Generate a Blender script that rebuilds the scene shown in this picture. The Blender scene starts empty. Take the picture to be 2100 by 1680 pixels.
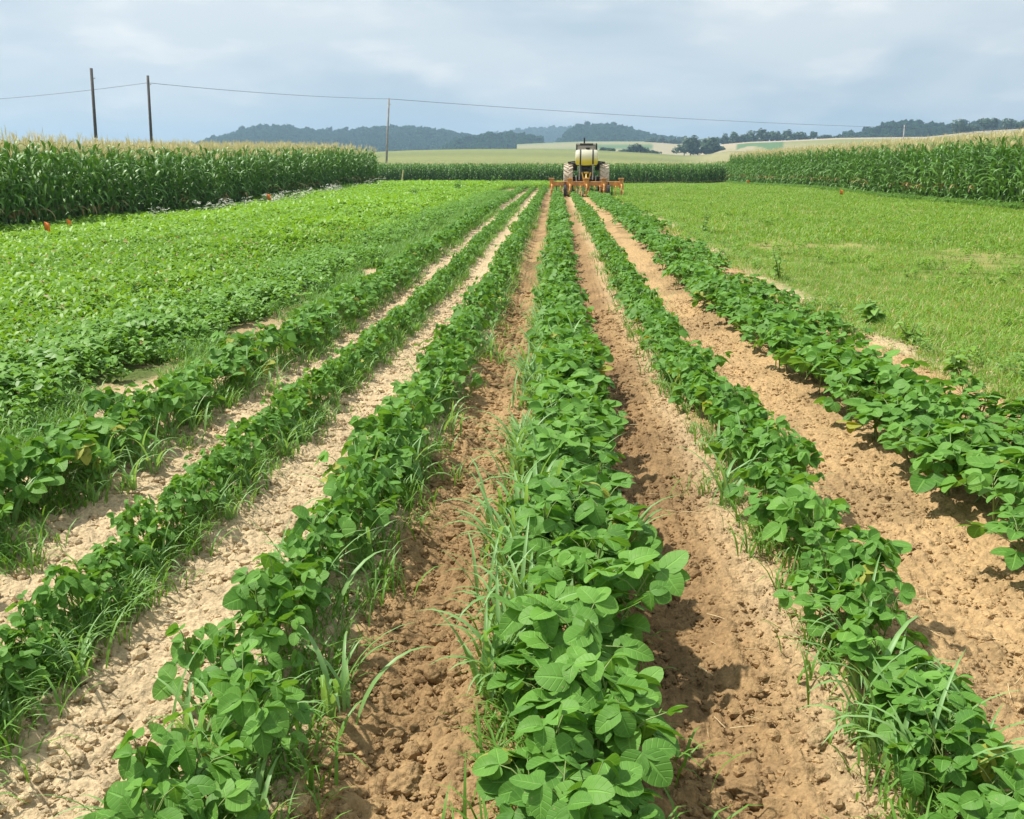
import bpy, bmesh, math
import numpy as np
from mathutils import Vector, Matrix
R = math.radians
sc = bpy.context.scene
COL = sc.collection

# ------------------------------------------------------------------ camera
PITCH, YAW, EYE, FPX = 14.43, 2.5, 1.42, 2000.0
cd = bpy.data.cameras.new('camera')
cam = bpy.data.objects.new('camera', cd); COL.objects.link(cam)
cam.location = (0, 0, EYE)
cam.rotation_euler = (R(90 - PITCH), 0, R(YAW))
cd.sensor_fit = 'HORIZONTAL'; cd.sensor_width = 36.0
cd.lens = FPX / 2100 * 36.0
cd.clip_start = 0.05; cd.clip_end = 20000
sc.camera = cam

# ------------------------------------------------------------------ world, sun, exposure
SUN_EL, SUN_AZ = 59.0, 15.0          # azimuth: degrees from -X towards +Y
SUN_STRENGTH = 5.0
EXPOSURE = 0.38
S = Vector((-math.cos(R(SUN_AZ)) * math.cos(R(SUN_EL)), math.sin(R(SUN_AZ)) * math.cos(R(SUN_EL)), math.sin(R(SUN_EL))))
w = bpy.data.worlds.new('World'); sc.world = w; w.use_nodes = True
nt = w.node_tree; nt.nodes.clear()
def N(nt, t, **kw):
    n = nt.nodes.new(t)
    for k, v in kw.items(): setattr(n, k, v)
    return n
out = N(nt, 'ShaderNodeOutputWorld')
sky = N(nt, 'ShaderNodeTexSky', sky_type='NISHITA', sun_disc=False)
sky.sun_elevation = R(SUN_EL); sky.sun_rotation = R(-90 + SUN_AZ); sky.dust_density = 2.5
bg1 = N(nt, 'ShaderNodeBackground'); bg1.inputs[1].default_value = 0.06
nt.links.new(sky.outputs[0], bg1.inputs[0])
tc = N(nt, 'ShaderNodeTexCoord'); sep = N(nt, 'ShaderNodeSeparateXYZ')
nt.links.new(tc.outputs['Generated'], sep.inputs[0])
def M(nt, op, a, b=None, c=None, clamp=False):
    n = nt.nodes.new('ShaderNodeMath'); n.operation = op; n.use_clamp = clamp
    for i, x in enumerate((a, b, c)):
        if x is None: continue
        if isinstance(x, (int, float)): n.inputs[i].default_value = x
        else: nt.links.new(x, n.inputs[i])
    return n.outputs[0]
def MIX(nt, f, a, b, mode='MIX'):
    n = nt.nodes.new('ShaderNodeMix'); n.data_type = 'RGBA'; n.blend_type = mode
    for s, x in ((n.inputs[0], f), (n.inputs[6], a), (n.inputs[7], b)):
        if isinstance(x, (int, float)): s.default_value = x
        elif isinstance(x, tuple): s.default_value = (*x, 1) if len(x) == 3 else x
        else: nt.links.new(x, s)
    return n.outputs[2]
def MR(nt, v, a, b, c=0.0, d=1.0, smooth=True):
    n = nt.nodes.new('ShaderNodeMapRange'); n.interpolation_type = 'SMOOTHSTEP' if smooth else 'LINEAR'
    nt.links.new(v, n.inputs[0])
    for i, x in enumerate((a, b, c, d)): n.inputs[i + 1].default_value = x
    return n.outputs[0]
zz = M(nt, 'ADD', M(nt, 'MAXIMUM', sep.outputs[2], 0.0), 0.24)
comb = N(nt, 'ShaderNodeCombineXYZ')
nt.links.new(M(nt, 'DIVIDE', sep.outputs[0], zz), comb.inputs[0])
nt.links.new(M(nt, 'DIVIDE', sep.outputs[1], zz), comb.inputs[1])
comb.inputs[2].default_value = 3.7
nz = N(nt, 'ShaderNodeTexNoise'); nz.inputs['Scale'].default_value = 1.35; nz.inputs['Detail'].default_value = 5
nz.inputs['Roughness'].default_value = 0.5; nz.inputs['Distortion'].default_value = 0.35
nt.links.new(comb.outputs[0], nz.inputs['Vector'])
nz2 = N(nt, 'ShaderNodeTexNoise'); nz2.inputs['Scale'].default_value = 3.0; nz2.inputs['Detail'].default_value = 6
nt.links.new(comb.outputs[0], nz2.inputs['Vector'])
f1 = MR(nt, nz.outputs[0], 0.32, 0.62)
f2 = MR(nt, nz2.outputs[0], 0.46, 0.70, 0, 0.75)
cl = MIX(nt, f1, (0.51, 0.605, 0.68), (0.69, 0.745, 0.778))
cl = MIX(nt, M(nt, 'MULTIPLY', f1, f2), cl, (0.94, 0.93, 0.905))
bg2 = N(nt, 'ShaderNodeBackground'); bg2.inputs[1].default_value = 0.93
nt.links.new(cl, bg2.inputs[0])
mx = N(nt, 'ShaderNodeMixShader'); mx.inputs[0].default_value = 0.88
nt.links.new(bg1.outputs[0], mx.inputs[1]); nt.links.new(bg2.outputs[0], mx.inputs[2])
nt.links.new(mx.outputs[0], out.inputs['Surface'])

sl = bpy.data.lights.new('sun', 'SUN'); sl.energy = SUN_STRENGTH; sl.angle = R(1.6); sl.color = (1.0, 0.955, 0.88)
so = bpy.data.objects.new('sun', sl); COL.objects.link(so)
so.rotation_euler = S.to_track_quat('Z', 'Y').to_euler(); so.location = (0, 0, 60)
sc.view_settings.view_transform = 'Standard'; sc.view_settings.look = 'None'
sc.view_settings.exposure = EXPOSURE; sc.view_settings.gamma = 1.0; sc.view_settings.use_curve_mapping = False
sc.render.engine = 'CYCLES'
cy = sc.cycles
cy.max_bounces = 5; cy.diffuse_bounces = 3; cy.glossy_bounces = 1; cy.transmission_bounces = 3; cy.volume_bounces = 0
cy.use_denoising = True; cy.caustics_reflective = False; cy.caustics_refractive = False
sc.render.use_persistent_data = False

# ------------------------------------------------------------------ helpers: tagging
def tag(o, label, cat, group=None):
    o['label'] = label; o['category'] = cat
    if group: o['group'] = group
    return o
def kind(o, k, label=None):
    o['kind'] = k
    if label: o['label'] = label
    return o
def empty(name, loc=(0, 0, 0), rz=0.0, s=1.0):
    o = bpy.data.objects.new(name, None); COL.objects.link(o)
    o.location = loc; o.rotation_euler = (0, 0, rz); o.scale = (s, s, s); o.empty_display_size = 0.1
    return o
def copy_tree(o, parent=None):
    c = o.copy(); COL.objects.link(c); c.parent = parent
    for ch in list(o.children): copy_tree(ch, c)
    return c

# ------------------------------------------------------------------ helpers: numpy noise
def _h(ix, iy, s):
    n = (ix.astype(np.int64) * 374761393 + iy.astype(np.int64) * 668265263 + s * 974634777) & 0xffffffff
    n = ((n ^ (n >> 13)) * 1274126177) & 0xffffffff
    n = ((n ^ (n >> 16)) * 2246822519) & 0xffffffff
    return ((n ^ (n >> 15)) & 0xffff) / 65535.0
def vn(x, y, s=0):
    x = np.asarray(x, float); y = np.asarray(y, float)
    ix = np.floor(x); iy = np.floor(y); fx = x - ix; fy = y - iy
    fx = fx * fx * (3 - 2 * fx); fy = fy * fy * (3 - 2 * fy)
    a = _h(ix, iy, s); b = _h(ix + 1, iy, s); c = _h(ix, iy + 1, s); d = _h(ix + 1, iy + 1, s)
    return (a + (b - a) * fx) * (1 - fy) + (c + (d - c) * fx) * fy
def fbm(x, y, s=0, o=4, g=0.5):
    t = 0; a = 1; n = 0
    for i in range(o):
        t = t + a * vn(x * 2 ** i + 17.3 * i, y * 2 ** i - 9.1 * i, s + i); n += a; a *= g
    return t / n
def ss(a, b, x):
    t = np.clip((np.asarray(x, float) - a) / (b - a), 0, 1); return t * t * (3 - 2 * t)
rng = np.random.default_rng(7)

# ------------------------------------------------------------------ rows and ground shape
ROWS = dict(middle=0.07, first_left=-0.69, second_left=-1.32, third_left=-1.98, first_right=0.83, second_right=1.71, third_right=2.16)
RX = np.array(list(ROWS.values()))
def G0(x, y):
    """large shape of the field"""
    x = np.asarray(x, float); y = np.asarray(y, float)
    z = 0.125 * (1 - ss(2.0, 8.5, y)) - 0.10 * ss(5, 12, y) - 0.25 * ss(22, 50, y) - 0.80 * ss(50, 108, y) - 4.5 * ss(125, 260, y)
    z = z - 0.50 * ss(-4, -13, x) * (1 - ss(30, 62, y))
    z = z + 0.055 * np.clip(x - 15.5, 0, 30) * (1 - ss(110, 220, y))
    return z
def G(x, y):
    x = np.asarray(x, float); y = np.asarray(y, float)
    z = G0(x, y)
    band = ss(-2.5, -2.25, x) * (1 - ss(2.5, 2.8, x)) * (1 - ss(40, 60, y)) * ss(-3, 0, y)
    wob = 0.05 * (vn(y * 0.9, y * 0 + 3.3, 5) - 0.5)
    r = 0 * x
    for rx in RX: r = np.maximum(r, np.exp(-((x + wob - rx) / 0.17) ** 2))
    z = z + band * (0.035 * r - 0.012)
    # tracks of the cultivator sweeps in the freshly worked gaps
    for c, wd, dp in ((-0.36, 0.10, .035), (0.36, 0.11, .045), (1.20, 0.13, .03)):
        z = z - band * dp * np.exp(-((x + wob * 1.4 - c) / wd) ** 2)
    z = z + band * 0.05 * (fbm(x * 3.2, y * 2.4, 11, 3) - 0.5)
    return z
def P(px, py, d):
    """photo pixel and camera depth -> world"""
    c = Vector(((px - 1050) / FPX * d, -(py - 840) / FPX * d, -d))
    return cam_m @ c
cam_m = Matrix.Translation(cam.location) @ cam.rotation_euler.to_matrix().to_4x4()
cam_i = cam_m.inverted()
def ground_at(px, py):
    d = 1.5
    for _ in range(4000):
        p = P(px, py, d)
        if p.z <= float(G(p.x, p.y)): return p
        d *= 1.004
    return p
def project(x, y, z):
    c = cam_i @ Vector((x, y, z))
    if c.z > -0.05: return None
    return (1050 + c.x / -c.z * FPX, 840 - c.y / -c.z * FPX, -c.z)

# ------------------------------------------------------------------ helpers: meshes
def mesh_obj(name, V, Fs, mats, parent=None, lv=None, col=None, smooth=True, midx=None):
    me = bpy.data.meshes.new(name)
    V = np.asarray(V, np.float32)
    Fs = [np.asarray(f, np.int32) for f in Fs if len(f)]
    me.vertices.add(len(V)); me.vertices.foreach_set('co', V.ravel())
    loops = np.concatenate([f.ravel() for f in Fs])
    tot = np.concatenate([np.full(len(f), f.shape[1], np.int32) for f in Fs])
    start = np.concatenate([[0], np.cumsum(tot)[:-1]]).astype(np.int32)
    me.loops.add(len(loops)); me.loops.foreach_set('vertex_index', loops)
    me.polygons.add(len(tot)); me.polygons.foreach_set('loop_start', start); me.polygons.foreach_set('loop_total', tot)
    me.polygons.foreach_set('use_smooth', np.full(len(tot), smooth, bool))
    for m in (mats if isinstance(mats, (list, tuple)) else [mats]): me.materials.append(m)
    if midx is not None: me.polygons.foreach_set('material_index', np.asarray(midx, np.int32))
    me.update(calc_edges=True)
    if lv is not None:
        a = me.attributes.new('lv', 'FLOAT_VECTOR', 'POINT'); a.data.foreach_set('vector', np.asarray(lv, np.float32).ravel())
    if col is not None:
        a = me.attributes.new('col', 'FLOAT_COLOR', 'POINT')
        c = np.ones((len(V), 4), np.float32); c[:, :3] = col; a.data.foreach_set('color', c.ravel())
    o = bpy.data.objects.new(name, me); COL.objects.link(o)
    if parent is not None: o.parent = parent
    return o

class T:
    """a template: vertices, faces per corner count, lv = (along, across, random), one material number per face list"""
    def __init__(s): s.V = []; s.F = {}; s.lv = []; s.n = 0
    def add(s, V, F, lv, m=0):
        V = np.asarray(V, float); F = np.asarray(F, int)
        s.V.append(V); s.lv.append(np.asarray(lv, float))
        s.F.setdefault((F.shape[1], m), []).append(F + s.n); s.n += len(V)
    def done(s):
        s.V = np.concatenate(s.V); s.lv = np.concatenate(s.lv)
        s.F = {k: np.concatenate(v) for k, v in s.F.items()}
        return s
    def only(s, mats):
        """the same template with only some of its materials"""
        t = T(); t.V = s.V; t.lv = s.lv; t.F = {k: v for k, v in s.F.items() if k[1] in mats}
        used = np.unique(np.concatenate([v.ravel() for v in t.F.values()]))
        mp = np.full(len(s.V), -1); mp[used] = np.arange(len(used))
        t.V = s.V[used]; t.lv = s.lv[used]; t.F = {(k[0], 0 if len(mats) == 1 else k[1]): mp[v] for k, v in t.F.items()}
        t.n = len(used)
        return t
    def obj(s, name, mats, parent=None, smooth=True):
        ks = sorted(s.F)
        return mesh_obj(name, s.V, [s.F[k] for k in ks], mats, parent, lv=s.lv, smooth=smooth,
                        midx=np.concatenate([np.full(len(s.F[k]), k[1]) for k in ks]))

def scatter(name, temps, pos, rz, scl, mats, tilt=None, rnd=None, smooth=True, col=None, seed=1):
    """merge many copies of the templates into ONE mesh (for kind 'stuff')"""
    r = np.random.default_rng(seed)
    pos = np.asarray(pos, float); n = len(pos)
    ch = r.integers(0, len(temps), n); rnd = r.random(n) if rnd is None else rnd
    scl = np.asarray(scl, float)
    if scl.ndim == 1: scl = np.repeat(scl[:, None], 3, 1)
    VV, LV, CC, base = [], [], [], 0
    FF = {}
    for k, t in enumerate(temps):
        idx = np.nonzero(ch == k)[0]
        if not len(idx): continue
        c, s_ = np.cos(rz[idx])[:, None], np.sin(rz[idx])[:, None]
        v = t.V[None] * scl[idx][:, None, :]
        if tilt is not None:
            tx, ty = tilt[idx, 0][:, None], tilt[idx, 1][:, None]
            v = np.stack([v[..., 0] + tx * v[..., 2], v[..., 1] + ty * v[..., 2], v[..., 2] - tx * v[..., 0] * .5 - ty * v[..., 1] * .5], -1)
        x = v[..., 0] * c - v[..., 1] * s_; y = v[..., 0] * s_ + v[..., 1] * c
        v = np.stack([x, y, v[..., 2]], -1) + pos[idx][:, None, :]
        l = np.repeat(t.lv[None], len(idx), 0).copy()
        dry = l[..., 2] > 1.2
        l[..., 2] = np.where(dry, l[..., 2], 0.55 * l[..., 2] + 0.45 * rnd[idx][:, None])
        off = base + np.arange(len(idx)) * len(t.V)
        for kk, f in t.F.items():
            FF.setdefault(kk, []).append((f[None] + off[:, None, None]).reshape(-1, kk[0]))
        VV.append(v.reshape(-1, 3)); LV.append(l.reshape(-1, 3)); base += len(idx) * len(t.V)
        if col is not None: CC.append(np.repeat(col[idx], len(t.V), 0))
    ks = sorted(FF); Fs = [np.concatenate(FF[k]) for k in ks]
    midx = np.concatenate([np.full(len(f), k[1]) for k, f in zip(ks, Fs)])
    return mesh_obj(name, np.concatenate(VV), Fs, mats, lv=np.concatenate(LV), smooth=smooth, midx=midx,
                    col=np.concatenate(CC) if CC else None)

def nrm(v):
    v = np.asarray(v, float); return v / (np.linalg.norm(v, axis=-1, keepdims=True) + 1e-9)
def ribbon(t, pts, wid, side, up, r, across=2, fold=0.0, m=0, ripple=0.0, rr=None):
    """a leaf along pts; wid = half widths, side/up per point or one vector"""
    pts = np.asarray(pts, float); n = len(pts); wid = np.asarray(wid, float)
    side = np.broadcast_to(np.asarray(side, float), (n, 3)); up = np.broadcast_to(np.asarray(up, float), (n, 3))
    us = np.linspace(-1, 1, across + 1)
    V, lv = [], []
    for i in range(n):
        for u in us:
            rip = 0 if rr is None else ripple * wid[i] * (rr.random() - .5)
            V.append(pts[i] + side[i] * wid[i] * u + up[i] * (fold * wid[i] * abs(u) + rip)); lv.append((i / (n - 1), u, r))
    k = across + 1
    F = [(i * k + j, i * k + j + 1, (i + 1) * k + j + 1, (i + 1) * k + j) for i in range(n - 1) for j in range(across)]
    t.add(V, F, lv, m)
def tube(t, pts, rad, seg=4, r=0.5, m=0):
    pts = np.asarray(pts, float); n = len(pts); V = []; lv = []
    d = nrm(np.gradient(pts, axis=0))
    ref = np.array((0.31, 0.9, 0.2)); 
    for i in range(n):
        a = nrm(np.cross(d[i], ref)); b = np.cross(d[i], a)
        for j in range(seg):
            th = 2 * math.pi * j / seg
            V.append(pts[i] + (a * math.cos(th) + b * math.sin(th)) * rad[i]); lv.append((i / (n - 1), 0, r))
    F = [(i * seg + j, i * seg + (j + 1) % seg, (i + 1) * seg + (j + 1) % seg, (i + 1) * seg + j) for i in range(n - 1) for j in range(seg)]
    t.add(V, F, lv, m)

# ------------------------------------------------------------------ materials
def mat(name):
    m = bpy.data.materials.new(name); m.use_nodes = True
    m.node_tree.nodes.clear(); return m, m.node_tree
def leaf_mat(name, dark, light, dry=(0.34, 0.25, 0.11), trans=0.3, rough=0.5, vein=0.0, spec=0.4, tgain=(1.5, 1.35, 0.6)):
    m, nt = mat(name)
    o = N(nt, 'ShaderNodeOutputMaterial'); at = N(nt, 'ShaderNodeAttribute', attribute_name='lv')
    sp = N(nt, 'ShaderNodeSeparateXYZ'); nt.links.new(at.outputs['Vector'], sp.inputs[0])
    oi = N(nt, 'ShaderNodeObjectInfo')
    rn = M(nt, 'ADD', M(nt, 'MULTIPLY', M(nt, 'MINIMUM', sp.outputs[2], 1.0), 0.75), M(nt, 'MULTIPLY', oi.outputs['Random'], 0.25))
    c = MIX(nt, rn, dark, light)
    geo = N(nt, 'ShaderNodeNewGeometry')
    no = N(nt, 'ShaderNodeTexNoise'); no.inputs['Scale'].default_value = 45; no.inputs['Detail'].default_value = 2
    nt.links.new(geo.outputs['Position'], no.inputs['Vector'])
    c = MIX(nt, M(nt, 'MULTIPLY', no.outputs[0], 0.22), c, tuple(min(1, 1.7 * x) for x in light))
    bump = None
    av = M(nt, 'ABSOLUTE', sp.outputs[1])
    if vein > 0:
        rib = MR(nt, av, 0.035, 0.11, 1, 0)
        lat = M(nt, 'SINE', M(nt, 'MULTIPLY', M(nt, 'SUBTRACT', sp.outputs[0], M(nt, 'MULTIPLY', av, 0.16)), 44.0))
        latm = MR(nt, lat, 0.72, 1.0)
        vv = M(nt, 'MAXIMUM', rib, M(nt, 'MULTIPLY', latm, 0.5))
        c = MIX(nt, M(nt, 'MULTIPLY', vv, vein), c, tuple(min(1, 0.05 + 1.9 * x) for x in light))
        vs = N(nt, 'ShaderNodeTexVoronoi'); vs.inputs['Scale'].default_value = 70; nt.links.new(geo.outputs['Position'], vs.inputs['Vector'])
        spot = M(nt, 'MULTIPLY', MR(nt, vs.outputs['Distance'], 0.10, 0.17, 1, 0), MR(nt, no.outputs[0], 0.5, 0.62))
        c = MIX(nt, M(nt, 'MULTIPLY', spot, 0.7), c, (0.34, 0.30, 0.14))
        bp = N(nt, 'ShaderNodeBump'); bp.inputs['Strength'].default_value = 0.5; bp.inputs['Distance'].default_value = 0.004
        nt.links.new(M(nt, 'SUBTRACT', M(nt, 'MULTIPLY', no.outputs[0], 0.6), M(nt, 'MULTIPLY', vv, 0.8)), bp.inputs['Height']); bump = bp.outputs[0]
    c = MIX(nt, MR(nt, sp.outputs[2], 1.2, 1.3), c, dry)
    bs = N(nt, 'ShaderNodeBsdfPrincipled'); nt.links.new(c, bs.inputs['Base Color'])
    bs.inputs['Roughness'].default_value = rough; bs.inputs['Specular IOR Level'].default_value = spec
    tr = N(nt, 'ShaderNodeBsdfTranslucent')
    nt.links.new(MIX(nt, 1.0, c, tgain, 'MULTIPLY'), tr.inputs[0])
    if bump is not None: nt.links.new(bump, bs.inputs['Normal'])
    ms = N(nt, 'ShaderNodeMixShader'); ms.inputs[0].default_value = trans
    nt.links.new(bs.outputs[0], ms.inputs[1]); nt.links.new(tr.outputs[0], ms.inputs[2]); nt.links.new(ms.outputs[0], o.inputs['Surface'])
    return m
def plain(name, c, rough=0.7, metal=0.0, mottle=0.25, scale=6.0, dirt=None, dirt_amt=0.5, bump=0.0, trans=0.0):
    m, nt = mat(name); o = N(nt, 'ShaderNodeOutputMaterial'); bs = N(nt, 'ShaderNodeBsdfPrincipled')
    tcn = N(nt, 'ShaderNodeTexCoord')
    no = N(nt, 'ShaderNodeTexNoise'); no.inputs['Scale'].default_value = scale; no.inputs['Detail'].default_value = 6; no.inputs['Roughness'].default_value = 0.65
    nt.links.new(tcn.outputs['Object'], no.inputs['Vector'])
    col = MIX(nt, MR(nt, no.outputs[0], 0.3, 0.7), tuple(x * (1 - mottle) for x in c), tuple(min(1, x * (1 + mottle)) for x in c))
    if dirt:
        n2 = N(nt, 'ShaderNodeTexNoise'); n2.inputs['Scale'].default_value = scale * .7; n2.inputs['Detail'].default_value = 8
        nt.links.new(tcn.outputs['Object'], n2.inputs['Vector'])
        col = MIX(nt, MR(nt, n2.outputs[0], 0.62 - dirt_amt * .4, 0.72, 0, 0.9), col, dirt)
    nt.links.new(col, bs.inputs['Base Color'])
    bs.inputs['Roughness'].default_value = rough; bs.inputs['Metallic'].default_value = metal
    if bump:
        b = N(nt, 'ShaderNodeBump'); b.inputs['Strength'].default_value = bump; b.inputs['Distance'].default_value = 0.01
        nt.links.new(no.outputs[0], b.inputs['Height']); nt.links.new(b.outputs[0], bs.inputs['Normal'])
    if trans:
        tr = N(nt, 'ShaderNodeBsdfTranslucent'); nt.links.new(col, tr.inputs[0])
        ms = N(nt, 'ShaderNodeMixShader'); ms.inputs[0].default_value = trans
        nt.links.new(bs.outputs[0], ms.inputs[1]); nt.links.new(tr.outputs[0], ms.inputs[2]); nt.links.new(ms.outputs[0], o.inputs['Surface'])
    else: nt.links.new(bs.outputs[0], o.inputs['Surface'])
    return m
def col_mat(name, bump_scale=60.0, bump=0.6, dist=0.012, mott=0.35, rough=0.95):
    """base colour from the 'col' attribute with fine procedural mottling and grain"""
    m, nt = mat(name); o = N(nt, 'ShaderNodeOutputMaterial'); bs = N(nt, 'ShaderNodeBsdfPrincipled')
    at = N(nt, 'ShaderNodeAttribute', attribute_name='col'); geo = N(nt, 'ShaderNodeNewGeometry')
    no = N(nt, 'ShaderNodeTexNoise'); no.inputs['Scale'].default_value = bump_scale; no.inputs['Detail'].default_value = 5; no.inputs['Roughness'].default_value = 0.7
    nt.links.new(geo.outputs['Position'], no.inputs['Vector'])
    vo = N(nt, 'ShaderNodeTexVoronoi'); vo.inputs['Scale'].default_value = bump_scale * 1.3
    nt.links.new(geo.outputs['Position'], vo.inputs['Vector'])
    k = MR(nt, no.outputs[0], 0.3, 0.7, 1 - mott, 1 + mott, False)
    cc = N(nt, 'ShaderNodeCombineXYZ')
    for i in range(3): nt.links.new(k, cc.inputs[i])
    nt.links.new(MIX(nt, 1.0, at.outputs['Color'], cc.outputs[0], 'MULTIPLY'), bs.inputs['Base Color'])
    bs.inputs['Roughness'].default_value = rough; bs.inputs['Specular IOR Level'].default_value = 0.15
    if bump:
        b = N(nt, 'ShaderNodeBump'); b.inputs['Strength'].default_value = bump; b.inputs['Distance'].default_value = dist
        nt.links.new(M(nt, 'ADD', no.outputs[0], M(nt, 'MULTIPLY', vo.outputs['Distance'], -0.5)), b.inputs['Height']); nt.links.new(b.outputs[0], bs.inputs['Normal'])
    nt.links.new(bs.outputs[0], o.inputs['Surface'])
    return m
M_soil = col_mat('soil', 55, 0.8, 0.014)
M_far = col_mat('far_field', 0.35, 0.0, 0.3, 0.16)
M_soy = leaf_mat('soybean_leaf', (0.050, 0.152, 0.018), (0.160, 0.335, 0.052), vein=0.28, trans=0.30, rough=0.55, spec=0.28, dry=(0.33, 0.36, 0.06))
M_soyfar = leaf_mat('soybean_leaf_plain', (0.050, 0.152, 0.018), (0.155, 0.325, 0.052), trans=0.30, rough=0.55, spec=0.28, dry=(0.33, 0.36, 0.06))
M_stem = leaf_mat('soybean_stem', (0.16, 0.24, 0.06), (0.22, 0.30, 0.09), trans=0.1)
M_blade = leaf_mat('weed_grass_blade', (0.14, 0.29, 0.075), (0.25, 0.42, 0.15), trans=0.35, rough=0.45, vein=0.0)
M_short = leaf_mat('short_grass_blade', (0.080, 0.195, 0.022), (0.160, 0.32, 0.05), trans=0.3)
M_corn = leaf_mat('corn_leaf', (0.034, 0.115, 0.018), (0.165, 0.320, 0.060), trans=0.15, rough=0.45, spec=0.38)
M_stalk = leaf_mat('corn_stalk', (0.10, 0.17, 0.05), (0.16, 0.22, 0.07), trans=0.0)
M_tassel = leaf_mat('corn_tassel', (0.58, 0.47, 0.23), (0.76, 0.64, 0.36), trans=0.25, tgain=(1.1, 1.05, .9))
M_alf = leaf_mat('clover_leaf', (0.085, 0.212, 0.014), (0.245, 0.435, 0.036), trans=0.33, rough=0.5)
M_grass = leaf_mat('pasture_blade', (0.085, 0.210, 0.015), (0.240, 0.395, 0.042), dry=(0.5, 0.40, 0.19), trans=0.32)
M_weed = leaf_mat('tall_weed_leaf', (0.075, 0.185, 0.03), (0.17, 0.32, 0.06), trans=0.28)
M_edgeweed = leaf_mat('edge_weed_leaf', (0.11, 0.24, 0.04), (0.22, 0.38, 0.08), trans=0.35)
M_midweed = leaf_mat('edge_leaf', (0.070, 0.190, 0.018), (0.190, 0.365, 0.048), trans=0.3)
M_petal = plain('white_petal', (0.78, 0.77, 0.68), 0.8, mottle=0.05, trans=0.3)
M_straw = plain('straw', (0.62, 0.48, 0.26), 0.8)
M_tree = leaf_mat('tree_leaf', (0.026, 0.060, 0.022), (0.050, 0.098, 0.036), trans=0.15)
M_wood = leaf_mat('woodland_leaf', (0.034, 0.074, 0.028), (0.046, 0.094, 0.036), trans=0.5, rough=0.9, spec=0.0, tgain=(1.0, 1.0, 1.0))
M_bark = plain('bark', (0.12, 0.09, 0.065), 0.9, scale=3)
M_pole = plain('weathered_pole_wood', (0.085, 0.072, 0.062), 0.85, scale=2.0)
M_polepale = plain('pale_pole_wood', (0.30, 0.285, 0.27), 0.85, scale=2.0)
M_band = plain('pale_metal_band', (0.62, 0.62, 0.62), 0.5)
M_wire = plain('wire', (0.10, 0.10, 0.105), 0.6)
M_stakewood = plain('fresh_stake_wood', (0.85, 0.66, 0.34), 0.8)
M_orange = plain('orange_flag_film', (0.95, 0.27, 0.04), 0.55, mottle=0.1, trans=0.25)
M_dust = plain('dusty_rubber', (0.56, 0.47, 0.36), 0.9, mottle=0.2, dirt=(0.22, 0.18, 0.14), dirt_amt=0.1)
M_rubber = plain('rubber', (0.045, 0.04, 0.037), 0.85)
M_rim = plain('rim_paint', (0.50, 0.42, 0.20), 0.6)
M_body = plain('tractor_paint', (0.055, 0.075, 0.045), 0.55, dirt=(0.24, 0.2, 0.15), dirt_amt=0.3)
M_dark = plain('dark_steel', (0.030, 0.028, 0.026), 0.6, dirt=(0.16, 0.13, 0.1), dirt_amt=0.2)
M_grey = plain('galvanised_steel', (0.46, 0.43, 0.39), 0.55)
M_rust = plain('orange_implement_paint', (0.66, 0.30, 0.075), 0.7, mottle=0.3, dirt=(0.36, 0.20, 0.11), dirt_amt=0.45)
M_yellow = plain('yellow_implement_paint', (0.70, 0.44, 0.05), 0.6)
M_steel = plain('worn_steel', (0.30, 0.22, 0.16), 0.5)
M_glass = plain('dusty_window', (0.60, 0.53, 0.49), 0.35, mottle=0.12, trans=0.35)
# translucent tank plastic: whitish above, yellow liquid showing through below its level
def tank_mat():
    m, nt = mat('tank_plastic'); o = N(nt, 'ShaderNodeOutputMaterial'); bs = N(nt, 'ShaderNodeBsdfPrincipled')
    t_ = N(nt, 'ShaderNodeTexCoord'); sp = N(nt, 'ShaderNodeSeparateXYZ'); nt.links.new(t_.outputs['Object'], sp.inputs[0])
    f = MR(nt, sp.outputs[2], 1.58, 1.92)
    c = MIX(nt, f, (0.80, 0.70, 0.10), (0.92, 0.90, 0.76))
    nt.links.new(c, bs.inputs['Base Color']); bs.inputs['Roughness'].default_value = 0.4
    tr = N(nt, 'ShaderNodeBsdfTranslucent'); nt.links.new(c, tr.inputs[0])
    ms = N(nt, 'ShaderNodeMixShader'); ms.inputs[0].default_value = 0.55
    nt.links.new(bs.outputs[0], ms.inputs[1]); nt.links.new(tr.outputs[0], ms.inputs[2]); nt.links.new(ms.outputs[0], o.inputs['Surface'])
    return m
M_tank = tank_mat()

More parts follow.
